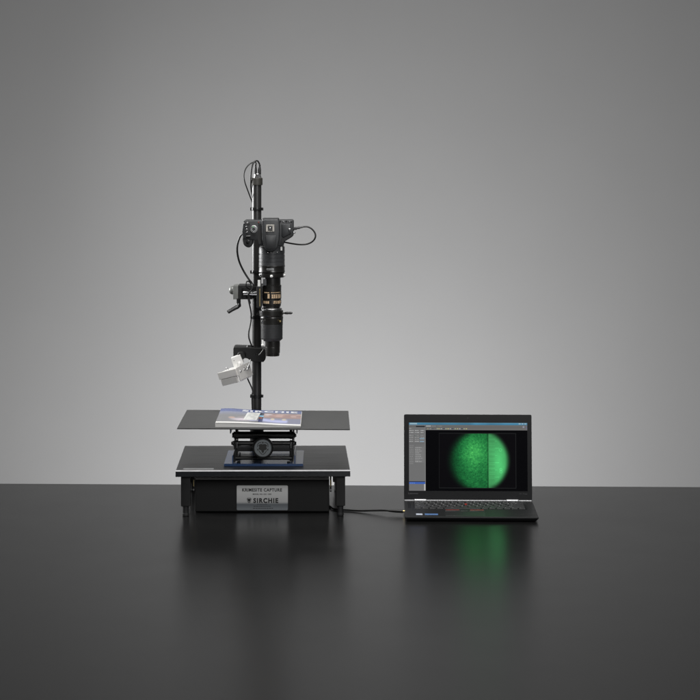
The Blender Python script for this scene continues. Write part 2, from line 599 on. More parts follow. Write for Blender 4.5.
# nameplate
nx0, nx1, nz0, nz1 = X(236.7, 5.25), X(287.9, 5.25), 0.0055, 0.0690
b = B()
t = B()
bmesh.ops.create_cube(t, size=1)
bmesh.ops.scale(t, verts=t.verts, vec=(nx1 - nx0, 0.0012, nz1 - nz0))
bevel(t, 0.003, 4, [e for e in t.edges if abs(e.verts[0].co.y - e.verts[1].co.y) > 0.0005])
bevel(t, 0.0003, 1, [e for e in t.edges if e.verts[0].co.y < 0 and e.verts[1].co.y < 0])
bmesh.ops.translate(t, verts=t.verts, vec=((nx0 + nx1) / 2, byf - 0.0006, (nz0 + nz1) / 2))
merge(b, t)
npl = O('nameplate', b, 'nameplate_face', cb, label='silver nameplate with black lettering and badge')
yp = byf - 0.0015


def plate(px0, py0, px1, py1):       # rectangle of the plate given in photo pixels
    a0, a1, z0, z1 = X(px0, 5.25), X(px1, 5.25), Z(py1, 5.25), Z(py0, 5.25)
    return lambda u, v: (a0 + (a1 - a0) * u, yp, z0 + (z1 - z0) * v)


b = B()
text(b, 'KRIMESITE CAPTURE', plate(242.2, 488.2, 282, 491.6), 0.035, 1.15)
O('title_lettering', b, 'plate_ink', npl)
b = B()
text(b, 'MODEL NO. KSC 1000', plate(252.8, 493.4, 271.3, 494.9), 0.02, 1.05)
O('model_lettering', b, 'plate_ink', npl)
b = B()
text(b, 'SIRCHIE', plate(253.3, 498, 278.3, 503.1), 0.05, 1.25)
O('brand_lettering', b, 'plate_ink', npl)
b = B()
ce = W(249.1, 500.3, 5.25)
emblem(b, lambda u, v: (ce.x + u * 0.0072, yp, ce.z + v * 0.0074), wd=0.2)
O('badge', b, 'plate_ink', npl)
b = B()
for (p0, p1, py) in ((257, 267.5, 504.4), (253.5, 270.5, 506.3), (253, 273, 508.2)):
    q = p0
    while q < p1:
        e = min(p1, q + random.uniform(0.9, 2.4))
        f = plate(q, py - 0.28, e, py + 0.28)
        poly(b, [f(0, 0), f(1, 0), f(1, 1), f(0, 1)])
        q = e + 0.45
O('fine_print', b, 'plate_ink', npl)

# ------------------------------------------------------------------ laboratory jack
jx, jy = -0.157, 5.355 - D0
jk = thing('lab_jack', 'blue and black scissor lab jack with a round front knob on the platform', 'lab jack', (jx, jy, PZ1 + 0.0012))
z0 = PZ1 + 0.0012
b = B()
box2(b, (jx - 0.1012, jy - 0.1195, z0), (jx + 0.1012, jy + 0.1195, z0 + 0.0065), 0.0008)
bp_ = O('base_plate', b, 'blue_paint', jk)
for s in (-1, 1):
    b = B()
    box(b, (jx + s * 0.0795, jy, z0 + 0.016), (0.0025, 0.215, 0.020), 0.0006)
    O('side_rail', b, 'blue_paint', bp_)
for sx in (-1, 1):
    for yy in (-0.104, -0.030):
        b = B()
        cyl(b, (jx + sx * 0.064, jy + yy, z0 + 0.006), (jx + sx * 0.064, jy + yy, z0 + 0.0105), 0.0045, 0.0012, 18)
        O('bolt', b, 'black_gloss', bp_)
zt = 0.2222
b = B()
box2(b, (jx - 0.0845, jy - 0.10, zt - 0.0025), (jx + 0.0845, jy + 0.10, zt), 0.0006)
tp = O('top_plate', b, 'blue_paint', jk)
for s in (-1, 1):
    b = B()
    box(b, (jx + s * 0.0850, jy - 0.004, zt - 0.0105), (0.0030, 0.206, 0.0190), 0.0006)
    O('side_rail', b, 'blue_paint', tp)
zm = 0.1700
za, zb2 = 0.1385, 0.2000
YF, YB = jy - 0.094, jy + 0.094
for s in (-1, 1):
    for (p, q, off) in (((YF, za), (YB, zm), 0.0), ((YB, za), (YF, zm), 0.0052), ((YF, zm), (YB, zb2), 0.0), ((YB, zm), (YF, zb2), 0.0052)):
        b = B()
        L_ = math.hypot(q[0] - p[0], q[1] - p[1])
        ang = math.atan2(q[1] - p[1], q[0] - p[0])
        xx = jx + s * (0.0745 - off)
        box(b, (xx, (p[0] + q[0]) / 2, (p[1] + q[1]) / 2), (0.0045, L_ + 0.016, 0.017), 0.0008, 2, Matrix.Rotation(ang, 3, 'X'))
        O('scissor_arm', b, 'black_gloss', jk)
for (yy, zz, r, half) in ((YF, 0.1965, 0.0092, 0.0775), (YF, 0.1755, 0.0062, 0.080), (YF, 0.1375, 0.0046, 0.073), (YB, 0.1965, 0.0065, 0.0775), (YB, 0.1700, 0.0058, 0.0775), (YB, 0.1375, 0.0046, 0.073)):
    b = B()
    cyl(b, (jx - half, yy, zz), (jx + half, yy, zz), r, 0.0008, 28)
    rd = O('cross_rod', b, 'black_anodised', jk)
    for s in (-1, 1):
        b = B()
        cyl(b, (jx + s * half, yy, zz), (jx + s * (half + 0.0035), yy, zz), r * 0.8, 0.001, 6)
        O('rod_nut', b, 'black_gloss', rd)
for s in (-1, 1):
    for z_a, z_b in ((0.186, 0.2195), (0.130, 0.182)):
        b = B()
        box2(b, (jx + s * 0.0695 - 0.0036, YF + 0.001, z_a), (jx + s * 0.0695 + 0.0036, YF + 0.014, z_b), 0.0014)
        O('end_link', b, 'black_gloss', jk)
b = B()
box(b, (jx, YF + 0.03, 0.2125), (0.150, 0.016, 0.012), 0.0012)
O('upper_bar', b, 'black_powder_coat', jk)
b = B()
box(b, (jx, YF + 0.004, 0.1605), (0.146, 0.012, 0.0115), 0.0012)
O('cross_bar', b, 'black_powder_coat', jk)
b = B()
cyl(b, (jx, YF - 0.045, 0.1668), (jx, YB + 0.02, 0.1668), 0.0055, 0, 20)
O('lead_screw', b, 'satin_steel', jk)
kc = W(262.8, 448.2, 5.205)
b = B()
prof = [(0.0245, 0.0), (0.0262, 0.0016), (0.0262, 0.016), (0.0245, 0.018), (0.012, 0.019), (0.012, 0.032)]
lathe(b, kc, (0, 1, 0), prof, 56)
for k in range(36):
    a = 2 * math.pi * k / 36
    cyl(b, kc + Vector((math.cos(a) * 0.0262, 0.002, math.sin(a) * 0.0262)), kc + Vector((math.cos(a) * 0.0262, 0.0155, math.sin(a) * 0.0262)), 0.0011, 0, 6)
kn = O('knob', b, 'black_gloss', jk)
b = B()
lathe(b, kc + Vector((0, -0.0012, 0)), (0, 1, 0), [(0.0208, 0), (0.0218, 0.0008), (0.0218, 0.0016)], 56)
O('knob_disc', b, 'knob_face', kn)
b = B()
emblem(b, lambda u, v: (kc.x + u * 0.0188, kc.y - 0.0016, kc.z + v * 0.0184 + 0.0004), wd=0.09)
O('badge', b, 'knob_dark', kn)

# ------------------------------------------------------------------ stage plate lying on the jack
sg = B()
sx0, sx1, sy0, sy1 = X(177, 5.17), X(350, 5.17), 5.17 - D0, 5.54 - D0
Mst = Matrix.Translation(((sx0 + sx1) / 2, 0, 0.2255)) @ Matrix.Rotation(R(0.36), 4, 'Y')


def on_stage(x, y, z):      # place given over the stage's upper face
    return Mst @ Vector((x - (sx0 + sx1) / 2, y, z))


t = B()
bmesh.ops.create_cube(t, size=1)
bmesh.ops.scale(t, verts=t.verts, vec=(sx1 - sx0, sy1 - sy0, 0.0032))
bevel(t, 0.0007, 2)
bmesh.ops.translate(t, verts=t.verts, vec=(0, (sy0 + sy1) / 2, -0.0016))
bmesh.ops.transform(t, matrix=Mst, verts=t.verts)
merge(sg, t)
o = O('stage_plate', sg, 'stage_paint')
tag(o, 'thin dark grey square plate lying on top of the lab jack', 'plate')

# ------------------------------------------------------------------ catalogue on the stage
gx0, gx1, gy0, gy1 = -0.2775, -0.0625, 5.188 - D0, 5.474 - D0
ct = thing('catalogue', 'thick glossy paperback catalogue with white front border lying on the grey plate', 'catalogue', on_stage((gx0 + gx1) / 2, (gy0 + gy1) / 2, 0))


def cov_z(u, v):            # height of the cover over the stage: thick at the spine, a little lifted and curled
    return 0.0080 + 0.0035 * (1 - u) ** 2 * (1 - 0.35 * v) + 0.003 * np.exp(-((u - 0.12) / 0.16) ** 2) * v - 0.0018 * u ** 3 + 0.0012 * np.sin(u * 5.0) * (1 - v)


def cov(u, v, lift=0.0):
    u, v = np.asarray(u, float), np.asarray(v, float)
    x = gx0 + (gx1 - gx0) * u
    y = gy0 + (gy1 - gy0) * v + 0.0008 * np.sin(u * 7)
    z = cov_z(u, v) + lift
    m = np.array(Mst)
    loc = np.stack([x - (sx0 + sx1) / 2, y, z], -1)
    return loc @ m[:3, :3].T + m[:3, 3]


NU, NV, NL = 40, 30, 7
b = B()
for layer in range(NL):     # bundles of leaves, each a thin slab that follows the cover's curl, edges a little uneven
    f0, f1 = layer / NL, (layer + 0.9) / NL
    jx_, jy_ = random.uniform(-0.0006, 0.0006), random.uniform(-0.0009, 0.0003)
    g = {}
    for k, f in enumerate((f0, f1)):
        for i in range(NU + 1):
            for j in (0, NV // 2, NV):
                u, v = i / NU, j / NV
                p = cov(u, v)
                p0 = cov(u, v, -float(cov_z(u, v)) + 0.0006)
                q = p0 + (p - p0) * (f * 0.93)
                g[k, i, j] = b.verts.new((q[0] + jx_ + (0.0008 if u > 0.5 else 0), q[1] - jy_ + (0.0016 if v < .5 else -0.0016), q[2]))
    js = (0, NV // 2, NV)
    for i in range(NU):
        for j0, j1 in zip(js[:-1], js[1:]):
            b.faces.new((g[1, i, j0], g[1, i + 1, j0], g[1, i + 1, j1], g[1, i, j1]))
            b.faces.new((g[0, i, j1], g[0, i + 1, j1], g[0, i + 1, j0], g[0, i, j0]))
        b.faces.new((g[0, i, 0], g[0, i + 1, 0], g[1, i + 1, 0], g[1, i, 0]))
        b.faces.new((g[1, i, NV], g[1, i + 1, NV], g[0, i + 1, NV], g[0, i, NV]))
    for i in (0, NU):
        for j0, j1 in zip(js[:-1], js[1:]):
            b.faces.new((g[0, i, j0], g[1, i, j0], g[1, i, j1], g[0, i, j1]))
O('pages', b, 'paper_page', ct)
# cover print: u runs left to right, v from the near edge to the far edge
CH, CW = 150, 220
u, v = np.meshgrid(np.linspace(0, 1, CW), np.linspace(0, 1, CH))
rng = np.random.default_rng(3)


def smooth_noise(h, w_, cell, seed):
    r_ = np.random.default_rng(seed)
    gh, gw = int(h / cell) + 3, int(w_ / cell) + 3
    g_ = r_.random((gh, gw))
    yy, xx = np.mgrid[0:h, 0:w_] / cell
    y0, x0 = yy.astype(int), xx.astype(int)
    fy, fx = yy - y0, xx - x0
    fy, fx = fy * fy * (3 - 2 * fy), fx * fx * (3 - 2 * fx)
    return (g_[y0, x0] * (1 - fx) + g_[y0, x0 + 1] * fx) * (1 - fy) + (g_[y0 + 1, x0] * (1 - fx) + g_[y0 + 1, x0 + 1] * fx) * fy


def sstep(a, b_, x):
    t_ = np.clip((x - a) / (b_ - a), 0, 1)
    return t_ * t_ * (3 - 2 * t_)


img = np.zeros((CH, CW, 3))


def lay(mask, c):
    global img
    img = img * (1 - mask[..., None]) + np.array(c) / 255.0 * mask[..., None]


lay(np.ones_like(u), (122, 122, 125))
lay(sstep(0.5, 0.8, v) * (1 - sstep(0.45, 0.6, u)) * 0.7, (128, 136, 168))
lay(sstep(0.78, 0.83, v), (84, 98, 152))
lay(sstep(0.92, 1.0, v), (74, 90, 146))
n1, n2 = smooth_noise(CH, CW, 18, 1), smooth_noise(CH, CW, 9, 2)
right = sstep(0.52, 0.56, u)
lay(right * sstep(0.42, 0.48, v) * (1 - sstep(0.74, 0.79, v)), (150, 118, 112))
lay(right * sstep(0.5, 0.56, v) * (1 - sstep(0.72, 0.76, v)) * sstep(0.45, 0.7, n1), (176, 148, 140))
lay(right * (1 - sstep(0.40, 0.46, v)), (116, 118, 142))
sw = np.exp(-(((v - 0.23 - 0.22 * (u - 0.75) ** 2 * 8) / 0.09) ** 2)) * sstep(0.50, 0.54, u) * (1 - sstep(0.82, 0.86, u))
lay(np.clip(sw * 1.3, 0, 1), (172, 178, 222))
for cu_, cv_, ru, rv, c in ((0.66, .36, .03, .09, (214, 196, 160)), (0.80, .36, .035, .08, (206, 190, 158)), (0.60, .68, .06, .05, (205, 200, 205)),
                            (0.30, .28, .17, .11, (212, 198, 208)), (0.17, .38, .05, .07, (196, 160, 142)), (0.44, .24, .08, .08, (176, 176, 206)),
                            (0.72, .62, .10, .05, (190, 150, 140)), (0.33, .44, .12, .04, (158, 146, 150))):
    lay(np.clip(1.4 - 1.4 * (((u - cu_) / ru) ** 2 + ((v - cv_) / rv) ** 2), 0, 1) * (0.65 + 0.35 * n2), c)
strip = ((u > 0.495 - 0.0 * v) & (u < 0.545) & (v > 0.14) & (v < 0.80)).astype(float)
lay(strip, (22, 26, 52))
lay(strip * (abs(v - 0.56) < 0.05), (126, 188, 220))
lay(strip * (abs(v - 0.43) < 0.05) * (u < 0.53), (150, 74, 52))
lay(strip * (v < 0.33), (44, 52, 104))
cardu = u - 0.05 * (v - 0.5)
card = ((cardu > 0.325) & (cardu < 0.485) & (v > 0.26) & (v < 0.80)).astype(float)
lay(card, (226, 227, 222))
lines = card * ((np.mod(v * 26, 1) < 0.32) & (cardu > 0.345) & (cardu < 0.465) & (n2 > 0.40)).astype(float)
lay(lines * 0.75, (120, 124, 128))
lay((v < 0.09).astype(float), (238, 237, 233))
img = img * 0.92 + 0.08 * (0.35 + 0.5 * img.mean(-1, keepdims=True))  # pale grey veil: gloss haze mixed into the cover colours
img = np.clip(img * (0.97 + 0.06 * rng.random((CH, CW, 1))), 0, 1)
cv = picture('cover', lin(img), cov, 'cover_print', ct)
b = B()
text(b, 'SIRCHIE', lambda a, c: Vector(cov(0.27 + 0.68 * a, 0.835 + 0.115 * c, 0.0003)), 0.045, 1.2)
O('title_lettering', b, 'white_ink', cv)

# ------------------------------------------------------------------ imaging scope hanging below the camera
DS = 5.42
SXc, SY = X(271.8, DS), DS - D0
S = DS / F
sc_ = thing('imaging_scope', 'tall black tubular imaging scope hanging under the camera above the plate', 'imaging scope', (SXc, SY, Z(356, DS)))


def turned(name, prof, m, parent, n=64, cx=271.8):
    """turned part; profile in photo pixels: half-width, height line (top first)"""
    b = B()
    lathe(b, (X(cx, DS), SY, 0), (0, 0, 1), [(r * S, Z(y, DS)) for r, y in prof][::-1], n)
    return O(name, b, m, parent)


def screw(px, py, r, m, parent, depth, name='screw', L_=0.004):
    p = W(px, py, depth)
    b = B()
    lathe(b, p, (0, 1, 0), [(r * S * 0.75, 0), (r * S, r * S * 0.3), (r * S, L_)], 20)
    return O(name, b, m, parent)


def wrap(px, py, r_px, fwd=0.0):
    """place on the front of a turned part"""
    rr = r_px * S + fwd
    a = math.asin(max(-1, min(1, (px - 271.8) / r_px)))
    return Vector((SXc + rr * math.sin(a), SY - rr * math.cos(a), Z(py, DS)))


la = turned('adapter_barrel', [(11.5, 244), (12.2, 246), (12.9, 247), (12.9, 253.5), (12.6, 253.8), (12.6, 254.3), (12.95, 254.6), (12.95, 257.6), (12.7, 257.8), (12.7, 258.2), (12.95, 258.4), (12.95, 261.3), (12.7, 261.5), (12.7, 261.9), (12.95, 262.1), (12.95, 265.2)], 'grey_anodised', sc_)
rg = turned('adapter_ring', [(12.9, 265.2), (13.3, 265.6), (13.3, 266.4), (12.9, 266.8), (12.9, 270.4), (13.2, 270.8), (13.2, 271.8), (12.6, 272.2)], 'black_anodised', sc_)
b = B()
for i in range(8):
    u0, u1 = 267.0 + 7 * i / 8, 267.0 + 7 * (i + 1) / 8
    poly(b, [wrap(u0, 269.5, 12.95, 0.0004), wrap(u1, 269.5, 12.95, 0.0004), wrap(u1, 267.6, 12.95, 0.0004), wrap(u0, 267.6, 12.95, 0.0004)])
lbp = O('ring_label', b, 'silver_label', rg)
b = B()
for i in range(9):
    q = 267.5 + i * 0.68
    poly(b, [wrap(q, 269.0, 12.95, 0.0007), wrap(q + 0.34, 269.0, 12.95, 0.0007), wrap(q + 0.34, 268.2, 12.95, 0.0007), wrap(q, 268.2, 12.95, 0.0007)])
O('label_print', b, 'plate_ink', lbp)
fl = turned('clamp_flange', [(11.8, 272.2), (12.8, 272.6), (12.8, 276.4), (12.2, 277.2)], 'black_anodised', sc_)
for px, py, r, m, dp in ((261.2, 275, 2.1, 'chrome', 5.405), (271.5, 276.3, 1.5, 'white_plastic', 5.3835), (284.2, 275.2, 1.6, 'white_plastic', 5.41)):
    b = B()
    p = W(px, py, dp)
    ball(b, p, r * S)
    cyl(b, p, p + Vector((0, 0.012, 0)), r * S * 0.6, 0, 14)
    O('thumb_screw', b, m, fl)
nk = turned('neck', [(8.8, 277), (8.8, 284.6), (9.6, 285.2), (9.6, 286.6)], 'black_anodised', sc_)
b = B()
box2(b, (X(263.2, DS), SY - 9.6 * S, Z(285, DS)), (X(266.8, DS), SY - 4 * S, Z(278.5, DS)), 0.0012)
O('neck_pad', b, 'grey_anodised', nk)
b = B()
box2(b, (X(258.0, DS), SY - 0.018, Z(286, DS)), (X(260.6, DS), SY - 0.004, Z(279.8, DS)), 0.001)
O('white_block', b, 'white_plastic', nk)
fr = turned('scale_ring', [(9.5, 286.6), (9.5, 290.6), (9.2, 290.8), (9.2, 291.0), (9.55, 291.2), (9.55, 298.7), (9.2, 298.9), (9.2, 299.6), (9.55, 299.8), (9.55, 303.4), (9.2, 303.8), (9.2, 305.3), (8.6, 306.8), (7.6, 307.6)], 'black_anodised', sc_)


def ring_mark(parts):
    b = B()
    for (p0, p1, ya, yb) in parts:
        n = max(2, int((p1 - p0) / 0.8))
        for i in range(n):
            a0, a1 = p0 + (p1 - p0) * i / n, p0 + (p1 - p0) * (i + 1) / n
            poly(b, [wrap(a0, yb, 9.58, 0.0003), wrap(a1, yb, 9.58, 0.0003), wrap(a1, ya, 9.58, 0.0003), wrap(a0, ya, 9.58, 0.0003)])
    return b


O('gold_scale', ring_mark([(264.6, 269.6, 291.7, 292.5), (267.9, 269.8, 293.3, 297.8), (263.4, 265.4, 300.5, 303.0), (265.8, 267.4, 300.5, 303.0), (267.8, 269.4, 300.5, 303.0)]), 'gold_print', fr)
O('tan_band', ring_mark([(271.6, 280.4, 293.6, 297.9), (273.4, 280.9, 300.3, 303.2)]), 'tan_print', fr)
b = B()
for i in range(12):
    q = 271.2 + i * 0.8
    for ya, yb in ((291.6, 292.4),):
        poly(b, [wrap(q, yb, 9.58, 0.0003), wrap(q + 0.4, yb, 9.58, 0.0003), wrap(q + 0.4, ya, 9.58, 0.0003), wrap(q, ya, 9.58, 0.0003)])
O('gold_scale', b, 'gold_print', fr)
b = B()
text(b, '2 3 5 10', lambda a, c: wrap(272.0 + 8.4 * a, 297.6 - 3.6 * c, 9.58, 0.0006), 0.05, 1.1)
text(b, '.7 1 257', lambda a, c: wrap(273.8 + 7.1 * a, 303.0 - 2.8 * c, 9.58, 0.0006), 0.05, 1.1)
O('scale_figures', b, 'gold_print', fr)
b = B()
box2(b, (X(257.1, DS), SY - 0.035, Z(307, DS)), (X(262.0, DS), SY + 0.10, Z(285.8, DS)), 0.0012)
mp_ = O('mounting_plate', b, 'black_powder_coat', sc_)
b = B()
box2(b, (X(259.7, DS), SY - 0.0358, Z(305.5, DS)), (X(260.7, DS), SY - 0.0345, Z(288, DS)), 0.0003)
O('gold_edge', b, 'brass', mp_)
turned('silver_ring', [(7.5, 307.2), (9.6, 307.9), (10.2, 308.6), (10.2, 309.8), (9.6, 310.2)], 'satin_steel', sc_, cx=271.4)
sf = turned('filter_holder', [(11.3, 310.0), (12.0, 310.5), (12.0, 315.2), (11.2, 316.0)], 'black_anodised', sc_, cx=271.2)
b = B()
p0, p1 = W(282.5, 313.2, DS - 0.012), W(292.4, 313.0, DS - 0.016)
ax = (p1 - p0)
lathe(b, p0, ax, [(0.0022, 0), (0.0022, 0.006), (0.0032, 0.008), (0.0036, 0.013), (0.0030, 0.016), (0.0034, 0.020), (0.0030, ax.length - 0.002), (0.0018, ax.length)], 20)
O('filter_handle', b, 'black_gloss', sf)
b = B()
box2(b, (X(256.5, DS), SY + 0.0, Z(315.3, DS)), (X(262, DS), SY + 0.11, Z(313.7, DS)), 0.0006)
O('stay_bar', b, 'black_gloss', sf)
for px, py in ((261.8, 312.2), (262.4, 309.0), (281.0, 308.8)):
    screw(px, py, 0.9, 'chrome', sf, 5.392)
tb = turned('tube_collar', [(10.8, 316.0), (11.3, 316.5), (11.5, 318.0), (11.2, 318.6), (11.1, 324.0)], 'black_anodised', sc_)
for px, py, m in ((262.3, 321.2, 'chrome'), (280.2, 321.3, 'brass')):
    screw(px, py, 1.0, m, tb, 5.3925)
ribs = [(10.9, 324.0), (11.0, 324.6)]
y = 325.0
while y < 337.8:
    ribs += [(10.9, y), (10.9, y + 0.42), (10.6, y + 0.52), (10.6, y + 0.82)]
    y += 0.94
ribs += [(10.9, 338.0), (10.6, 339.0), (8.4, 340.8), (7.6, 341.0)]
turned('focus_grip', ribs, 'rib_rubber', sc_)
lo_ = turned('objective_lens', [(7.5, 340.6), (7.5, 346.6), (7.3, 346.9), (7.4, 347.4), (7.3, 352.6), (6.9, 352.9), (6.8, 355.4), (6.5, 355.9), (5.6, 355.9), (5.4, 354.5), (0.05, 354.3)], 'black_anodised', sc_, cx=272.6)
b = B()
p = W(262.6, 345.2, 5.40)
ball(b, p, 1.4 * S)
cyl(b, p, p + Vector((0.001, 0.002, 0.014)), 0.0016, 0, 10)
te = O('tether_ball', b, 'white_plastic', sc_)
b = B()
tube(b, [p, W(263.2, 349, 5.402), W(261, 352.5, 5.405), W(258.8, 355, 5.41)], 0.0006, 8)
O('tether_wire', b, 'cast_grey', te)

# ------------------------------------------------------------------ digital camera, lens down, its top plate towards the viewer
DCM = 5.385
dcm = thing('digital_camera', 'black digital SLR camera pointing straight down at the top of the scope', 'camera', (X(268, DCM), SY, Z(245, DCM)))


def pp(pts, d=DCM): return [(X(a, d), Z(c, d)) for a, c in pts]


b = B()
prism(b, pp([(243.2, 222), (244.6, 220.4), (292.4, 220.2), (293.5, 221.4), (293.4, 235.8), (291.5, 237.4), (284.4, 241.8), (283.4, 245.8), (258.5, 245.8), (257.8, 240.4), (243.0, 239.0), (242.0, 231)]), DCM - D0, DCM - D0 + 0.088, 0.0042, 3)
cbody = O('body', b, 'camera_plastic', dcm, soft=True)
b = B()
prism(b, pp([(242.6, 236), (242.3, 240), (243.4, 244.6), (246.0, 247.2), (249.4, 247.8), (251.8, 246.2), (252.7, 242.5), (253.2, 236)]), DCM - D0 + 0.002, DCM - D0 + 0.084, 0.0060, 4)
O('grip', b, 'camera_rubber', dcm, soft=True)
b = B()
prism(b, pp([(261.6, 221.5), (263.4, 219.2), (278.2, 219.0), (279.6, 221.5), (280.0, 232), (279.4, 240), (277.6, 247.5), (275.6, 250.6), (271, 251.4), (266.4, 250.6), (264.0, 247.5), (262.2, 240)], 5.362), 5.362 - D0, DCM - D0 + 0.03, 0.0075, 4)
hump = O('viewfinder_hump', b, 'camera_plastic', dcm, soft=True)
b = B()
prism(b, pp([(265.2, 236.2), (266, 235.2), (275.6, 235.2), (276.4, 236.2), (275.2, 248.2), (273.4, 249.2), (268.2, 249.2), (266.4, 248.2)], 5.3605), 5.3605 - D0, 5.366 - D0, 0.0012, 2)
O('pop_up_flash', b, 'camera_plastic', hump, soft=True)
# hot shoe: plate, two rails, centre contact
y0 = 5.362 - D0
b = B()
box2(b, (X(266.2, 5.36), y0 - 0.0012, Z(231.6, 5.36)), (X(274.0, 5.36), y0 + 0.001, Z(224.6, 5.36)), 0.0004)
hsh = O('hot_shoe', b, 'shoe_silver', hump)
for a0, a1 in ((266.2, 267.5), (272.7, 274.0)):
    b = B()
    box2(b, (X(a0, 5.36), y0 - 0.0042, Z(231.6, 5.36)), (X(a1, 5.36), y0 - 0.0030, Z(224.6, 5.36)), 0.0003)
    e = a0 if a0 < 270 else a1
    box2(b, (X(e, 5.36) - 0.0006, y0 - 0.0042, Z(231.6, 5.36)), (X(e, 5.36) + 0.0006, y0, Z(224.6, 5.36)), 0.0002)
    O('shoe_rail', b, 'shoe_silver', hsh)
b = B()
box2(b, (X(267.9, 5.36), y0 - 0.0016, Z(230.9, 5.36)), (X(272.3, 5.36), y0 - 0.0008, Z(225.7, 5.36)), 0.0002)
O('shoe_insert', b, 'plate_ink', hsh)
b = B()
for a, c, r in ((270.1, 228.2, 0.95), (268.9, 229.7, 0.4), (271.3, 229.7, 0.4), (268.9, 226.8, 0.4), (271.3, 226.8, 0.4)):
    lathe(b, W(a, c, 5.3598), (0, 1, 0), [(r * 0.00262 * 0.8, 0), (r * 0.00262, 0.0004), (r * 0.00262, 0.0016)], 14)
O('shoe_contact', b, 'satin_steel', hsh)
# mode dial
b = B()
pd = W(253.8, 229.2, 5.378)
r = 3.7 * 5.378 / F
lathe(b, pd, (0, 1, 0), [(r - 0.0011, 0), (r, 0.0008), (r, 0.0085)], 48)
for k in range(30):
    a = 2 * math.pi * k / 30
    cyl(b, pd + Vector((math.cos(a) * r, 0.0012, math.sin(a) * r)), pd + Vector((math.cos(a) * r, 0.008, math.sin(a) * r)), 0.00045, 0, 6)
dial = O('mode_dial', b, 'satin_steel', dcm)
b = B()
lathe(b, pd + Vector((0, -0.0006, 0)), (0, 1, 0), [(r * 0.70, 0), (r * 0.74, 0.0003), (r * 0.74, 0.0012)], 32)
O('dial_top', b, 'camera_plastic', dial)
b = B()
for k in range(10):
    a = 2 * math.pi * k / 10 + 0.2
    q = pd + Vector((math.cos(a) * r * 0.55, -0.0009, math.sin(a) * r * 0.55))
    poly(b, [q + Vector((sx * 0.0007, 0, sz * 0.0007)) for sx, sz in ((-1, -1), (1, -1), (1, 1), (-1, 1))])
O('dial_print', b, 'white_ink', dial)
b = B()
q = W(253.0, 226.8, 5.3765)
poly(b, [q + Vector((sx * 0.0013, -0.0004, sz * 0.0011)) for sx, sz in ((-1, -1), (1, -1), (1, 1), (-1, 1))])
O('green_mark', b, 'green_mark', dial)
for a, c, r, m in ((244.6, 223.2, .75, 'satin_steel'), (247.4, 223.0, .95, 'satin_steel'), (246.4, 226.7, .85, 'satin_steel'), (246.6, 229.6, 1.0, 'chrome'), (246.9, 232.4, 1.0, 'chrome'), (249.2, 223.6, .6, 'camera_rubber')):
    b = B()
    lathe(b, W(a, c, 5.3815), (0, 1, 0), [(r * 0.0018, 0), (r * 0.0026, 0.0008), (r * 0.0026, 0.005)], 20)
    O('button', b, m, dcm)
b = B()
lathe(b, W(248.0, 241.5, 5.379), (0, 1, 0), [(0.0030, 0), (0.0048, 0.001), (0.0052, 0.008)], 28)
O('shutter_button', b, 'black_gloss', dcm)
b = B()
lathe(b, W(258.6, 222.4, 5.380), (0, 1, 0), [(0.0014, 0), (0.0019, 0.0006), (0.0019, 0.006)], 16)
O('indicator', b, 'dull_red', dcm)
# shoulder detail, strap lugs, viewfinder edge
b = B()
prism(b, pp([(281.5, 224.2), (290.8, 224.0), (291.2, 233.5), (283.5, 237.8), (281.5, 236.5)], 5.382), 5.382 - D0, 5.39 - D0, 0.0018, 3)
O('shoulder_panel', b, 'camera_plastic', dcm, soft=True)
for a, c, wd_, hh in ((280.5, 221.2, 1.6, 1.3), (283.2, 221.3, 1.7, 1.2), (286.4, 221.2, 2.2, 1.3), (289.2, 221.4, 1.2, 1.1), (291.6, 221.6, 1.6, 1.5)):
    b = B()
    q = W(a, c, 5.383)
    box(b, q, (wd_ * 0.0026, 0.006, hh * 0.0026), 0.0009, 2)
    O('rear_key', b, 'satin_steel' if wd_ in (1.7, 1.2) else 'camera_rubber', dcm)
for a, c in ((263.2, 220.4), (289.6, 229.2)):
    b = B()
    q = W(a, c, 5.376)
    cyl(b, q - Vector((0.0022, 0, 0)), q + Vector((0.0022, 0, 0)), 0.0024, 0.0006, 16)
    box(b, q + Vector((0, 0.006, -0.002)), (0.0034, 0.012, 0.009), 0.001)
    O('strap_lug', b, 'chrome', dcm)
b = B()
box2(b, (X(262.5, 5.37), 5.372 - D0, Z(220.2, 5.37)), (X(279, 5.37), 5.40 - D0, Z(216.9, 5.37) - 0.003), 0.003, 3)
O('eyecup', b, 'camera_rubber', dcm)
b = B()
lathe(b, (SXc, SY, Z(247.5, DS)), (0, 0, 1), [(0.031, 0), (0.0325, 0.001), (0.0325, 0.008)], 48)
O('lens_mount', b, 'satin_steel', dcm)
b = B()
box(b, W(281.4, 248.6, 5.392), (0.0052, 0.006, 0.011), 0.0015, 2)
O('mount_highlight', b, 'white_plastic', dcm)  # white box standing in for an upright highlight on the lens mount
for px in (268.2, 271.2, 277.2):
    b = B()
    ball(b, W(px, 252.5, 5.3865), 0.0016, n=8)
    O('mount_screw', b, 'chrome', dcm)
b = B()
prism(b, pp([(258.2, 224.5), (261.2, 223.5), (261.4, 243.5), (258.8, 244.5), (257.6, 239.5)], 5.384), 5.3842 - D0, 5.389 - D0, 0.0005, 2)
O('gap_shade_panel', b, 'camera_rubber', dcm)  # dark raised panel standing in for the shade in the gap beside the hump
b = B()
cyl(b, W(246.2, 236.6, 5.3845), W(250.6, 236.4, 5.3845), 0.0030, 0.0005, 20)
for k in range(9):
    q = W(246.6 + k * 0.45, 236.5, 5.3845)
    cyl(b, q - Vector((0.0003, 0, 0)), q + Vector((0.0003, 0, 0)), 0.0034, 0, 20)
O('command_wheel', b, 'black_gloss', dcm)
b = B()
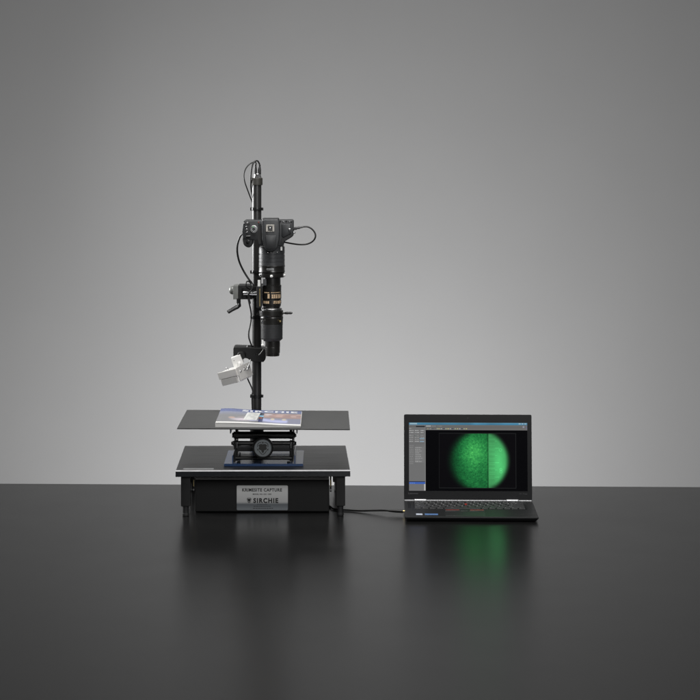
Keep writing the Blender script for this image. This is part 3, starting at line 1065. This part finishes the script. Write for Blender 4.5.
prism(b, pp([(281.0, 239.0), (291.6, 233.8), (292.4, 235.6), (284.2, 241.2), (281.6, 243.8)], 5.383), 5.3835 - D0, 5.39 - D0, 0.0006, 2)
O('lower_trim', b, 'camera_rubber', dcm)

# ------------------------------------------------------------------ support arm on the column
arm = thing('support_arm', 'black clamp arm with steel rod and bent lever holding the scope to the column', 'clamp arm', W(247, 299, 5.56))
b = B()
box2(b, (X(238.2, 5.53), 5.515 - D0, Z(299, 5.53)), (X(252.6, 5.53), 5.60 - D0, Z(285.2, 5.53)), 0.0016)
O('clamp_block', b, 'black_powder_coat', arm)
b = B()
box2(b, (X(252, 5.55), 5.548 - D0, Z(298.2, 5.55)), (X(262.8, 5.55), 5.606 - D0, Z(286, 5.55)), 0.003)
O('column_collar', b, 'black_powder_coat', arm)
b = B()
box2(b, (X(233.2, 5.525), 5.512 - D0, Z(299, 5.525)), (X(238.4, 5.525), 5.585 - D0, Z(285.4, 5.525)), 0.0015)
ep = O('end_plate', b, 'cast_grey', arm)
b = B()
c0 = W(233.4, 290.2, 5.54)
lathe(b, c0, (-1, 0, 0), [(0.0118, 0), (0.0115, 0.004), (0.0098, 0.008), (0.0062, 0.0108), (0.002, 0.0118)], 32)
O('end_knob', b, 'cast_grey', arm)
b = B()
cyl(b, W(243.3, 293, 5.50), W(257.6, 293.4, 5.50), 0.0058, 0.0008, 32)
O('rod', b, 'chrome', arm)
b = B()
box2(b, (X(242.4, 5.5), 5.50 - D0, Z(297.6, 5.5)), (X(246.0, 5.5), 5.53 - D0, Z(287.6, 5.5)), 0.001)
O('rod_seat', b, 'black_gloss', arm)
b = B()
lathe(b, W(238.6, 298.5, 5.505), (0, 0, -1), [(0.0058, 0), (0.0058, 0.014), (0.0066, 0.015), (0.0066, 0.021), (0.005, 0.023)], 24)
pts = [W(238.6, 304.5, 5.502), W(238.0, 306.3, 5.499), W(236, 307.6, 5.497), W(232.3, 309.6, 5.495), W(229.0, 311.6, 5.493), W(228.0, 312.2, 5.492)]
sp = spline(pts, 6)
tube(b, sp, [0.0062 - 0.0012 * min(1, i / len(sp) * 1.6) for i in range(len(sp))], 14, smooth=False)
O('lever', b, 'black_gloss', arm)

# ------------------------------------------------------------------ lower clamp and white lamp
lc = thing('lamp_clamp', 'flat black clamp block on the column above the white lamp', 'clamp', W(249, 362, 5.57))
b = B()
prism(b, pp([(233.2, 348.0), (234.4, 346.8), (252, 347.4), (264.4, 348.6), (265.6, 351), (265.5, 359.6), (263.4, 362.2), (252, 361.6), (247, 358.4), (234.6, 357.6), (233.3, 356.4)], 5.535), 5.535 - D0, 5.602 - D0, 0.0022, 3)
O('clamp_block', b, 'black_powder_coat', lc)
b = B()
lathe(b, W(250, 348.2, 5.552), (0, 0, 1), [(0.010, 0), (0.010, 0.005), (0.0085, 0.0075), (0.005, 0.0085)], 28)
O('set_screw', b, 'black_powder_coat', lc)
b = B()
lathe(b, W(241.8, 354.6, 5.538), (0, -1, 0), [(0.0118, 0), (0.0118, 0.014), (0.0105, 0.018), (0.0098, 0.05)], 32)
O('pivot', b, 'black_powder_coat', lc)
for a, c in ((256.5, 354.5), (262.2, 352.0)):
    b = B()
    lathe(b, W(a, c, 5.5345), (0, 1, 0), [(0.0016, 0), (0.0024, 0.0004), (0.0024, 0.003)], 6)
    O('socket_screw', b, 'black_gloss', lc)

lm = thing('lamp', 'small white tilted box lamp on a hinged bracket left of the column', 'lamp', W(232, 386, 5.49))
b = B()
prism(b, pp([(230.8, 358.3), (240.0, 354.8), (243.6, 363.0), (238.2, 369.8), (235.2, 370.6)], 5.475), 5.475 - D0, 5.508 - D0, 0.0012, 2)
blk = O('mount_block', b, 'white_enamel', lm)
for a, c in ((234, 360.5), (239.6, 361.8)):
    b = B()
    lathe(b, W(a, c, 5.4745), (0, 1, 0), [(0.0010, 0), (0.0014, 0.0003), (0.0014, 0.002)], 12)
    O('screw', b, 'satin_steel', blk)
# head: yawed so that its right side shows, rolled up to the right, facing down a little
th, ro, pi_ = R(36), R(17.5), R(0.5)
wv = Vector((math.cos(th), -math.sin(th), 0))
nv = Vector((-math.sin(th), -math.cos(th), 0))
uv = Vector((0, 0, 1))
Mp = Matrix.Rotation(pi_, 3, wv)           # tilt the face downwards
nv, uv = Mp @ nv, Mp @ uv
if nv.z > 0:
    Mp = Matrix.Rotation(-pi_, 3, wv)
    nv, uv = Mp @ Mp @ nv, Mp @ Mp @ uv
Mr = Matrix.Rotation(-ro, 3, Vector((0, 1, 0)))
wv, nv, uv = Mr @ wv, Mr @ nv, Mr @ uv
MH = Matrix((wv, -nv, uv)).transposed()    # columns: width, depth (away), up
LW, LD, LH = 0.0605, 0.055, 0.0365
fc = W(229.2, 377.6, 5.47)                 # centre of the front face


def hp(a, d_, c): return fc + wv * a - nv * d_ + uv * c


b = B()
box(b, hp(0, LD / 2, 0), (LW, LD, LH), 0.0022, 2, MH)
hd = O('housing', b, 'white_enamel', lm)
b = B()
box(b, hp(0, 0.001, LH * 0.27), (LW + 0.004, 0.010, LH * 0.52), 0.0012, 2, MH)
O('front_lip', b, 'lamp_lip', lm)
b = B()
box(b, hp(0.0, -0.0016, -LH * 0.25), (LW - 0.006, 0.006, LH * 0.46), 0.0006, 2, MH)
O('window', b, 'lamp_glass', lm)
b = B()
box(b, hp(LW / 2 + 0.0022, LD * 0.54, 0.003), (0.0028, LD * 1.02, LH * 0.98), 0.0006, 2, MH)
sd = O('side_bracket', b, 'lamp_grey', lm)
for d_, c in ((0.012, 0.008), (0.030, 0.009)):
    b = B()
    q = hp(LW / 2 + 0.0034, d_, c)
    lathe(b, q, wv, [(0.0034, 0), (0.0034, 0.0014), (0.0022, 0.0024)], 16)
    O('bracket_screw', b, 'chrome', sd)
b = B()
lathe(b, hp(LW / 2 + 0.002, 0.045, 0.010), wv, [(0.0046, 0), (0.0046, 0.005), (0.0034, 0.0065)], 20)
O('wing_nut', b, 'satin_steel', sd)
b = B()
cyl(b, hp(LW / 2 + 0.008, 0.034, 0.004), hp(LW / 2 + 0.008, 0.062, 0.026), 0.0017, 0.0005, 12)
O('nut_wing', b, 'satin_steel', sd)
b = B()
tube(b, [hp(-LW / 2 + 0.012, 0.020, LH / 2 - 0.001), hp(-LW / 2 + 0.013, 0.020, LH / 2 + 0.006), hp(-LW / 2 + 0.018, 0.021, LH / 2 + 0.007), hp(-LW / 2 + 0.019, 0.021, LH / 2 - 0.001)], 0.0008, 8)
O('wire_loop', b, 'satin_steel', lm)
b = B()
tube(b, [hp(LW / 2 - 0.004, LD * 0.4, LH / 2), hp(LW / 2 - 0.002, LD * 0.45, LH / 2 + 0.010), W(238, 363.5, 5.485)], 0.0045, 12)
O('hinge_stem', b, 'white_enamel', lm)

# ------------------------------------------------------------------ cables


def cable(name, label, pts, r, m='cable_rubber', k=8):
    b = B()
    tube(b, pts, r, 12, k)
    o = O(name, b, m)
    return tag(o, label, 'cable', 'black cables on the stand')


DP = 5.56
cable('cable', 'thin cable in a wide loop left of the column top', [W(256.3, 164.4, 5.573), W(255.2, 161.8, 5.571), W(252.8, 162.4, 5.568), W(249.0, 164.6, 5.562), W(245.6, 169, 5.558), W(243.9, 175, 5.556), W(244.8, 182, 5.556), W(247.6, 190, 5.56), W(250.4, 197.5, 5.575), W(252.6, 203, 5.590), W(254.5, 210, 5.594), W(255, 225, 5.594)], 0.0017)
cable('cable', 'cable running close down the left side of the column cap', [W(259.6, 164.2, 5.573), W(257.6, 161.0, 5.569), W(254.6, 161.6, 5.565), W(252.2, 166, 5.562), W(251.0, 174, 5.563), W(250.8, 184, 5.57), W(251.6, 192, 5.585), W(253.6, 199, 5.594), W(256.4, 209, 5.596), W(257, 225, 5.594)], 0.0021)
cable('cable', 'cable bowing out left from below the camera grip to the clamp arm', [W(246.5, 233, 5.46), W(242.0, 234.4, 5.47), W(239.6, 238, 5.48), W(237.5, 245, 5.49), W(237.4, 253, 5.50), W(239.4, 262, 5.51), W(243.6, 271, 5.515), W(248.6, 279, 5.515), W(252.6, 284.5, 5.512), W(252.4, 289, 5.492), W(249.4, 292.5, 5.486), W(248.4, 296, 5.490), W(250.0, 303, 5.525)], 0.0026)
cable('cable', 'short cable looped over the top of the clamp arm beside the column', [W(252.0, 286.5, 5.52), W(250.5, 283.0, 5.515), W(247.6, 281.2, 5.512), W(246.0, 283.5, 5.51), W(247.0, 286.6, 5.51), W(250.6, 289, 5.508)], 0.0018)
cable('cable', 'cable hanging beside the column between the clamp arm and the lamp clamp', [W(247.6, 296.5, 5.53), W(249.4, 304, 5.54), W(251.0, 312, 5.556), W(251.2, 318, 5.556), W(250.2, 325, 5.555), W(248.8, 332, 5.552), W(249.0, 338, 5.55), W(251.0, 344, 5.55), W(253.2, 348.4, 5.55)], 0.0020)
cable('cable', 'short black cable running from behind the white lamp down to the column', [W(244.0, 370.5, 5.53), W(246.4, 375.6, 5.54), W(248.6, 381, 5.548), W(251.2, 386.6, 5.553), W(252.6, 391, 5.553), W(252.0, 396, 5.552), W(252.4, 412, 5.556), W(253, 425, 5.556)], 0.0019)
# loop at the right of the camera, with its plug
cl = thing('camera_cable', 'cable plugged into the camera side and looping out to the right', 'cable', W(300, 245, 5.40), group='black cables on the stand')
b = B()
lathe(b, W(292.8, 229.0, 5.40), W(303.2, 226.8, 5.40) - W(292.8, 229.0, 5.40), [(0.0040, 0), (0.0042, 0.004), (0.0034, 0.005), (0.0042, 0.007), (0.0042, 0.010), (0.0030, 0.011), (0.0030, 0.013), (0.0036, 0.014), (0.0036, 0.018), (0.0026, 0.020), (0.0026, 0.027)], 16)
O('plug', b, 'cable_grey', cl)
b = B()
lathe(b, W(293.2, 232.4, 5.41), (1, 0, -0.2), [(0.0030, 0), (0.0030, 0.004), (0.0018, 0.006)], 14)
O('port_cap', b, 'satin_steel', cl)
b = B()
tube(b, [W(303, 226.8, 5.40), W(307.5, 226.8, 5.40), W(311.8, 229.0, 5.40), W(315.0, 233.2, 5.40), W(315.3, 237.4, 5.40), W(312.6, 241.4, 5.402), W(307.4, 244.0, 5.405), W(300.5, 244.6, 5.41), W(293, 243.8, 5.42), W(286.5, 242.6, 5.43), W(281, 241.5, 5.44)], 0.0021, 12)
O('cord', b, 'cable_rubber', cl)

# ------------------------------------------------------------------ laptop
lx, ld = X(471.85, 5.113), 5.113
lp = thing('laptop', 'black laptop standing open with a green fingerprint image on its screen', 'laptop', (lx, ld - D0, 0), R(-1.6), local=True)
LWd, LDp = 0.333, 0.224
zf, zr = 0.0128, 0.0158
b = B()
vs = [(-LWd / 2, 0, zf), (LWd / 2, 0, zf), (LWd / 2, LDp, zr), (-LWd / 2, LDp, zr), (-LWd / 2 + 0.006, 0.008, 0.0012), (LWd / 2 - 0.006, 0.008, 0.0012), (LWd / 2 - 0.006, LDp - 0.004, 0.0012), (-LWd / 2 + 0.006, LDp - 0.004, 0.0012),
      (-LWd / 2, 0.0, zf - 0.004), (LWd / 2, 0.0, zf - 0.004), (LWd / 2, LDp, zr - 0.006), (-LWd / 2, LDp, zr - 0.006)]
t = B()
V = [t.verts.new(v_) for v_ in vs]
for f in ((0, 1, 2, 3), (7, 6, 5, 4), (0, 8, 9, 1), (1, 9, 10, 2), (2, 10, 11, 3), (3, 11, 8, 0), (8, 4, 5, 9), (9, 5, 6, 10), (10, 6, 7, 11), (11, 7, 4, 8)):
    t.faces.new([V[i] for i in f])
bmesh.ops.recalc_face_normals(t, faces=t.faces)
bevel(t, 0.0012, 2)
merge(b, t)
bs = O('base', b, 'laptop_shell', lp)
for x in (-0.14, 0.14):
    for y in (0.025, 0.20):
        b = B()
        box2(b, (x - 0.012, y - 0.004, 0), (x + 0.012, y + 0.004, 0.0032), 0.0008)
        O('rubber_foot', b, 'camera_rubber', bs)


def deck(x, y, h=0.0): return Vector((x, y, zf + (zr - zf) * y / LDp + h))


tilt = math.atan2(zr - zf, LDp)
MT = Matrix.Rotation(tilt, 3, 'X')
b = B()
box(b, deck(0, 0.1545, 0.0001), (0.290, 0.110, 0.0006), 0.0002, 1, MT)
kb = O('keyboard', b, 'laptop_bezel', lp)
pitch = 0.0190
rows = [([0.98] * 15 + [0.3], 0.0105, '                '), ([1] * 13 + [2], 0.0178, '`1234567890-= '), ([1.5] + [1] * 12 + [1.5], 0.0178, ' QWERTYUIOP[]\\'), ([1.75] + [1] * 11 + [2.25], 0.0178, " ASDFGHJKL;' "), ([2.25] + [1] * 10 + [2.75], 0.0178, ' ZXCVBNM,./ '), ([1, 1, 1, 1, 5, 1, 1, 1, 1, 1, 1], 0.0178, '           ')]
ytop = 0.2065
for ri, (ks, kh, lets) in enumerate(rows):
    tot = sum(ks)
    xx = -0.142
    for ki, kw in enumerate(ks):
        wpx = kw * 0.284 / tot
        if kw == 0.3:
            continue
        c = deck(xx + wpx / 2, ytop - kh / 2, 0.0013)
        xx += wpx
        t = B()
        bmesh.ops.create_cube(t, size=1)
        bmesh.ops.scale(t, verts=t.verts, vec=(wpx - 0.0028, kh - 0.0026, 0.0022))
        for v_ in t.verts:
            if v_.co.z > 0:
                v_.co.x *= 1 - 0.0012 / (wpx - 0.0028)
                v_.co.y *= 0.93
        bevel(t, 0.0006, 1)
        bmesh.ops.transform(t, matrix=MT.to_4x4(), verts=t.verts)
        bmesh.ops.translate(t, verts=t.verts, vec=c)
        b = B()
        merge(b, t)
        ch = lets[ki] if ki < len(lets) else ' '
        if ch != ' ':
            lw_ = 0.0032 if ch not in ".,`;'1I" else 0.0014
            lh_ = 0.0046 if ch not in ".,`;'-=" else 0.0018
            text(b, ch, lambda a, q, c=c: Vector((c.x - wpx * 0.30 + lw_ * a, c.y + 0.0008 + lh_ * q, c.z + 0.00135 + (0.0008 + lh_ * q) * math.tan(tilt))), 0.02, mi=1)
        else:
            n_ = 1 if kw < 1.4 else 2
            for i in range(n_):
                q0 = c.x - wpx * 0.30 + i * 0.004
                poly(b, [(q0, c.y + 0.0004, c.z + 0.0014), (q0 + 0.0028, c.y + 0.0004, c.z + 0.0014), (q0 + 0.0028, c.y + 0.0016, c.z + 0.0014), (q0, c.y + 0.0016, c.z + 0.0014)], 1)
        O('key', b, ['key_plastic', 'key_legend'], kb)
    ytop -= kh + 0.0008
b = B()
lathe(b, deck(-0.009, 0.1475, 0.001), (0, 0, 1), [(0.0024, 0), (0.0024, 0.0028), (0.0038, 0.0034), (0.0036, 0.0042), (0.002, 0.0046)], 20)
O('pointing_stick', b, 'red_mark', kb)
b = B()
box(b, deck(-0.0145, 0.041, 0.0001), (0.100, 0.058, 0.0005), 0.0002, 1, MT)
tpd = O('touchpad', b, 'touchpad', lp)
for x0_, x1_, st_ in ((-0.0645, -0.0265, 1), (-0.0255, -0.0035, 0), (-0.0025, 0.0355, 1)):
    b = B()
    box(b, deck((x0_ + x1_) / 2, 0.0795, 0.0006), (x1_ - x0_, 0.0145, 0.0016), 0.0004, 1, MT)
    btn = O('click_button', b, 'touchpad', lp)
    if st_:
        b = B()
        box(b, deck((x0_ + x1_) / 2, 0.0845, 0.0015), (x1_ - x0_ - 0.003, 0.0042, 0.0004), 0, 1, MT)
        O('red_stripe', b, 'stripe_red', btn)
for x0_, x1_, m in ((-0.1385, -0.1225, 'sticker_white'), (-0.1165, -0.0835, 'sticker_blue')):
    b = B()
    box(b, deck((x0_ + x1_) / 2, 0.0305, 0.0001), (x1_ - x0_, 0.017, 0.0005), 0.0001, 1, MT)
    O('sticker', b, m, lp)
b = B()
text(b, 'X1 Yoga', lambda a, c: deck(0.108 + 0.026 * a, 0.030 + 0.008 * c, 0.0003))
O('deck_lettering', b, 'bezel_print', lp)
# hinge strip and hinge caps
b = B()
box(b, deck(0, LDp - 0.004, 0.0008), (LWd - 0.003, 0.0055, 0.0022), 0.0006, 2, MT)
O('hinge_strip', b, 'hinge_silver', lp)
for x in (-0.1245, 0.1145):
    b = B()
    box(b, deck(x, LDp - 0.0095, 0.0020), (0.0325, 0.010, 0.0056), 0.0022, 3, MT)
    O('hinge_cap', b, 'hinge_silver', lp)
b = B()
lathe(b, deck(0.153, LDp - 0.018, 0.0004), (0, 0, 1), [(0.0036, 0), (0.0036, 0.0006), (0.003, 0.0009)], 20)
O('power_button', b, 'satin_steel', lp)
b = B()
box(b, deck(-0.1535, 0.158, 0.0001), (0.008, 0.075, 0.0004), 0.0001, 1, MT)
O('speaker_grille', b, 'laptop_bezel', lp)
# lid, leaning back a little
LL, phi = 0.2200, R(6.0)
hz, hy = 0.0178, LDp + 0.001
MLr = Matrix.Rotation(-phi, 3, 'X')


def lid(x, h, f=0.0):        # x across, h up the lid, f in front of the bezel face
    return Vector((0, hy, hz)) + MLr @ Vector((x, -f, h))


b = B()
t = B()
bmesh.ops.create_cube(t, size=1)
bmesh.ops.scale(t, verts=t.verts, vec=(LWd, 0.007, LL))
bevel(t, 0.004, 4, [e for e in t.edges if abs(e.verts[0].co.y - e.verts[1].co.y) > 0.005 and e.verts[0].co.z > 0])
bevel(t, 0.0008, 2, [e for e in t.edges if abs(e.verts[0].co.y - e.verts[1].co.y) < 0.003])
bmesh.ops.transform(t, matrix=MLr.to_4x4(), verts=t.verts)
bmesh.ops.translate(t, verts=t.verts, vec=lid(0, LL / 2, -0.0035))
merge(b, t)
ldo = O('lid', b, 'laptop_bezel', lp)
KX = LWd / 128.4
sx_0, sx_1 = -LWd / 2 + 5.0 * KX, LWd / 2 - 4.4 * KX
sh_0, sh_1 = 8.6 * KX * 1.005, LL - 8.3 * KX
b = B()
cyl(b, lid(0, LL - 0.0095, -0.0005), lid(0, LL - 0.0095, 0.0004), 0.0024, 0.0002, 20)
O('webcam', b, 'black_gloss', ldo)
b = B()
text(b, 'Lenovo', lambda a, c: lid(sx_0 - 0.0015 + 0.025 * a, 0.0135 + 0.0048 * c, 0.0003), 0.01)
text(b, 'X1 Yoga', lambda a, c: lid(sx_1 - 0.022 + 0.021 * a, 0.0135 + 0.0036 * c, 0.0003))
O('bezel_lettering', b, 'bezel_print', ldo)
# picture on the screen: coordinates are photo pixels of the screen area
SW, SH = 476, 270
gx, gy = np.meshgrid(410 + 119.2 * (np.arange(SW) + .5) / SW, 423.7 + 67.3 * (np.arange(SH) + .5) / SH)
scr = np.zeros((SH, SW, 3))


def R_(x0, y0, x1, y1, c, a=1.0):
    m = ((gx >= x0) & (gx < x1) & (gy >= y0) & (gy < y1))[..., None] * a
    scr[:] = scr * (1 - m) + np.array(c) / 255.0 * m


# fingerprint image, a bright round field cut by the capture frame
cxx, cyy, rad = 479.6, 461.0, 33.0
dd = np.hypot(gx - cxx, (gy - cyy))
field = 1 - sstep(rad - 6.5 - 4.0 * sstep(486, 455, gx), rad + 0.9, dd)
ridge = smooth_noise(SH, SW, 3.2, 11)
ridge2 = smooth_noise(SH, SW, 6.5, 12)
big = smooth_noise(SH, SW, 40, 13)
ang = np.arctan2(gy - 458, gx - 468)
rr_ = np.hypot(gx - 468, (gy - 452) * 0.8)
whorl = 0.5 + 0.5 * np.sin(rr_ * 3.3 + 2.6 * big * 3 + ang * 1.5)
grain = smooth_noise(SH, SW, 2.1, 31)
tex = 0.62 + 0.26 * ridge + 0.22 * ridge2 + 0.20 * grain + 0.05 * whorl
glow = np.exp(-(((gx - 475) / 17) ** 2 + ((gy - 453) / 17) ** 2))
lum = (0.60 + 0.52 * glow + 0.10 * sstep(460, 484, gy)) * tex
lum *= (0.55 + 0.45 * sstep(447, 474, gx)) * (0.86 + 0.14 * sstep(36, 14, np.hypot(gx - 478, gy - 461)))
left = np.stack([0.03 + 0.20 * lum ** 2, 0.62 * lum + 0.05, 0.31 * lum + 0.03], -1)
ruler = gx > 490.0
rl = 0.86 + 0.06 * smooth_noise(SH, SW, 30, 21) + 0.03 * ridge
rl = rl * (0.84 + 0.22 * np.exp(-(((gx - 502) / 7) ** 2 + ((gy - 465) / 22) ** 2)))
rul = np.stack([0.37 * rl + .02, 0.92 * rl, 0.54 * rl], -1)
edge = (1 - sstep(16, 31, dd))[..., None] * 0.10 + 0.92
rul = rul * edge
tick = (np.mod(gy - 434.3, 1.42) < 0.62) & (gx > 490.3) & (gx < 496.3)
longt = (np.mod(gy - 434.3, 14.2) < 0.62) & (gx > 490.3) & (gx < 500.6)
midt = (np.mod(gy - 441.4, 14.2) < 0.62) & (gx > 490.3) & (gx < 498.8)
rul = np.where(((gx < 496.3) & ~tick)[..., None], rul * 0.88, rul)
rul = np.where((tick | longt | midt)[..., None], np.minimum(rul * 1.09 + 0.02, 1), rul)
for qx, qy, r0 in ((502.0, 450.4, 1.25), (502.4, 469.6, 1.0), (502.4, 472.0, 1.15)):
    d_ = np.hypot((gx - qx), (gy - qy))
    rul = np.where((abs(d_ - r0) < 0.45)[..., None], np.minimum(rul * 1.10 + 0.02, 1), rul)
dark_edge = ((gx > 488.6) & (gx <= 490.0))[..., None]
pic = np.where(ruler[..., None], rul, left)
pic = np.where(dark_edge, pic * 0.80, pic)
pic = pic * field[..., None]
inside = ((gx > 440.6) & (gx < 517.2) & (gy > 434.3) & (gy < 487.8))[..., None]
scr[:] = np.where(inside, pic + np.array([5, 4, 5]) / 255.0 * (1 - field[..., None]), 0)
for r in ((440.2, 433.9, 517.6, 434.35), (440.2, 487.7, 517.6, 488.15), (440.2, 433.9, 440.65, 488.1), (517.1, 433.9, 517.6, 488.1)):
    R_(*r, (38, 40, 40))
R_(410, 423.7, 530, 426.0, (74, 138, 172))
R_(410, 423.7, 530, 424.3, (118, 172, 198))
scr[:] = np.where(((gy < 426.0) & (gx > 411))[..., None], scr * (0.92 + 0.16 * smooth_noise(SH, SW, 30, 5))[..., None], scr)
R_(411, 424.2, 418.2, 425.4, (190, 210, 218), 0.8)
for x0_ in (520.5, 523.4, 526.3):
    R_(x0_, 424.1, x0_ + 1.9, 425.2, (196, 214, 224), 0.8)
R_(427, 426.0, 530, 431.0, (118, 117, 115))
R_(427, 428.0, 530, 428.25, (98, 98, 98))
R_(427, 430.7, 530, 431.0, (160, 160, 158))
R_(410, 426.0, 426.7, 491, (124, 124, 124))
R_(426.2, 426, 426.7, 491, (150, 150, 150))
rs = random.Random(8)


def words(x0, x1, yc, h, c, a=0.9, wmin=0.5, wmax=1.8, gap=0.4):
    q = x0
    while q < x1 - 0.3:
        e = min(x1, q + rs.uniform(wmin, wmax))
        R_(q, yc - h / 2, e, yc + h / 2, c, a * rs.uniform(0.75, 1.0))
        q = e + gap


words(427.6, 432.0, 427.2, 0.8, (235, 235, 235))
words(433.0, 437.0, 427.2, 0.6, (180, 180, 180))
words(439.0, 444.0, 427.2, 0.6, (170, 170, 170))
for i, x0_ in enumerate((428.5, 431, 433.4, 438, 439.8, 442, 444.5, 446.7, 448.9, 451, 453.2, 456, 458.4, 460.6, 462.8, 465, 467.2)):
    R_(x0_, 429.2, x0_ + 1.3, 430.3, ((222, 214, 150), (205, 205, 205), (60, 70, 90), (196, 206, 170))[i % 4], 0.75 if x0_ > 437 else 0.4)
R_(524.5, 427.0, 526.2, 428.6, (170, 170, 190), 0.8)
R_(527.6, 427.0, 528.8, 430.0, (120, 120, 160), 0.6)
R_(417.0, 427.0, 426.2, 428.1, (40, 40, 42))
words(410.6, 416.5, 427.5, 0.7, (86, 86, 86))
words(410.6, 413, 429.6, 0.6, (205, 205, 205), .6)
for yc, al in ((431.6, .85), (433.6, .9), (436.4, .5), (438.4, .6), (440.2, .45), (442.2, .9)):
    for x0_, x1_ in ((410.6, 414.8), (416.0, 420.4), (421.8, 425.4)):
        words(x0_, x1_, yc, 0.75, (215, 216, 216), al)
R_(420.8, 439.2, 423.4, 440.0, (150, 190, 215), 0.8)
R_(423.6, 439.0, 425.6, 440.0, (150, 190, 215), 0.7)
R_(415.6, 436.4, 417.6, 437.0, (70, 90, 80), 0.8)
R_(421.0, 441.8, 425.2, 443.0, (150, 186, 214), 0.7)
R_(410.3, 444.4, 425.9, 444.6, (90, 90, 90), 0.7)
for i in range(11):
    yc = 446.6 + i * 1.74
    words(410.7, 414.8, yc, 0.55, (190, 190, 190), 0.55)
    if i not in (0, 10):
        R_(415.8, yc - 0.7, 425.4, yc + 0.7, (134, 134, 134))
        words(416.3, 416.3 + rs.uniform(2, 8), yc, 0.6, (205, 205, 205), 0.7)
R_(415.9, 445.5, 416.2, 464.5, (92, 92, 92), 0.6)
R_(410.2, 481.5, 426.2, 482.4, (46, 50, 66))
R_(410.2, 482.4, 426.2, 484.2, (70, 108, 196))
words(411, 416, 483.3, 0.8, (130, 165, 225), 0.8)
R_(425.2, 484.2, 426.5, 490.6, (205, 205, 205))
scr = np.clip(scr, 0, 1)
scr_lin = lin(scr)[::-1]


def place_screen(u, v):
    base = np.array(lid(0, 0, 0.0004))
    ax_ = np.array(MLr @ Vector((1, 0, 0)))
    az_ = np.array(MLr @ Vector((0, 0, 1)))
    return base + (sx_0 + (sx_1 - sx_0) * u)[..., None] * ax_ + (sh_0 + (sh_1 - sh_0) * v)[..., None] * az_


picture('screen', scr_lin, place_screen, 'screen_pixels', ldo)

# ------------------------------------------------------------------ cable from the control box to the laptop
uc = thing('data_cable', 'black cable lying on the table between control box and laptop', 'cable', (0.07, 5.27 - D0, 0))
b = B()
pA = W(403.2, 511.3, 5.205)
pB = W(388.6, 510.6, 5.215)
lathe(b, pA, pB - pA, [(0.0038, 0), (0.0045, 0.001), (0.0045, 0.020), (0.0040, 0.021), (0.0042, 0.024), (0.0038, 0.026), (0.0040, 0.029), (0.0034, 0.031), (0.0034, (pB - pA).length)], 20)
O('plug', b, 'cable_rubber', uc)
b = B()
lathe(b, W(405.2, 511.2, 5.205), (-1, 0, 0), [(0.0030, 0), (0.0030, 0.007)], 16)
O('plug_tip', b, 'brass', uc)
r = 0.0024


def tab(px, d, h=0.0): return Vector((X(px, d), d - D0, r + 0.0003 + h))


b = B()
tube(b, [pB + Vector((0.006, -0.0005, 0)), W(386.5, 510.5, 5.218), tab(379, 5.232, 0.0055), tab(370, 5.243, 0.003), tab(361, 5.253, 0.0008), tab(353, 5.262), tab(345.5, 5.270), tab(338, 5.276), tab(333, 5.290), tab(330.5, 5.315, 0.001), W(329.0, 505.8, 5.345), Vector((bx1 - 0.004, 5.36 - D0, 0.012))], r, 12)
O('cord', b, 'cable_rubber', uc)
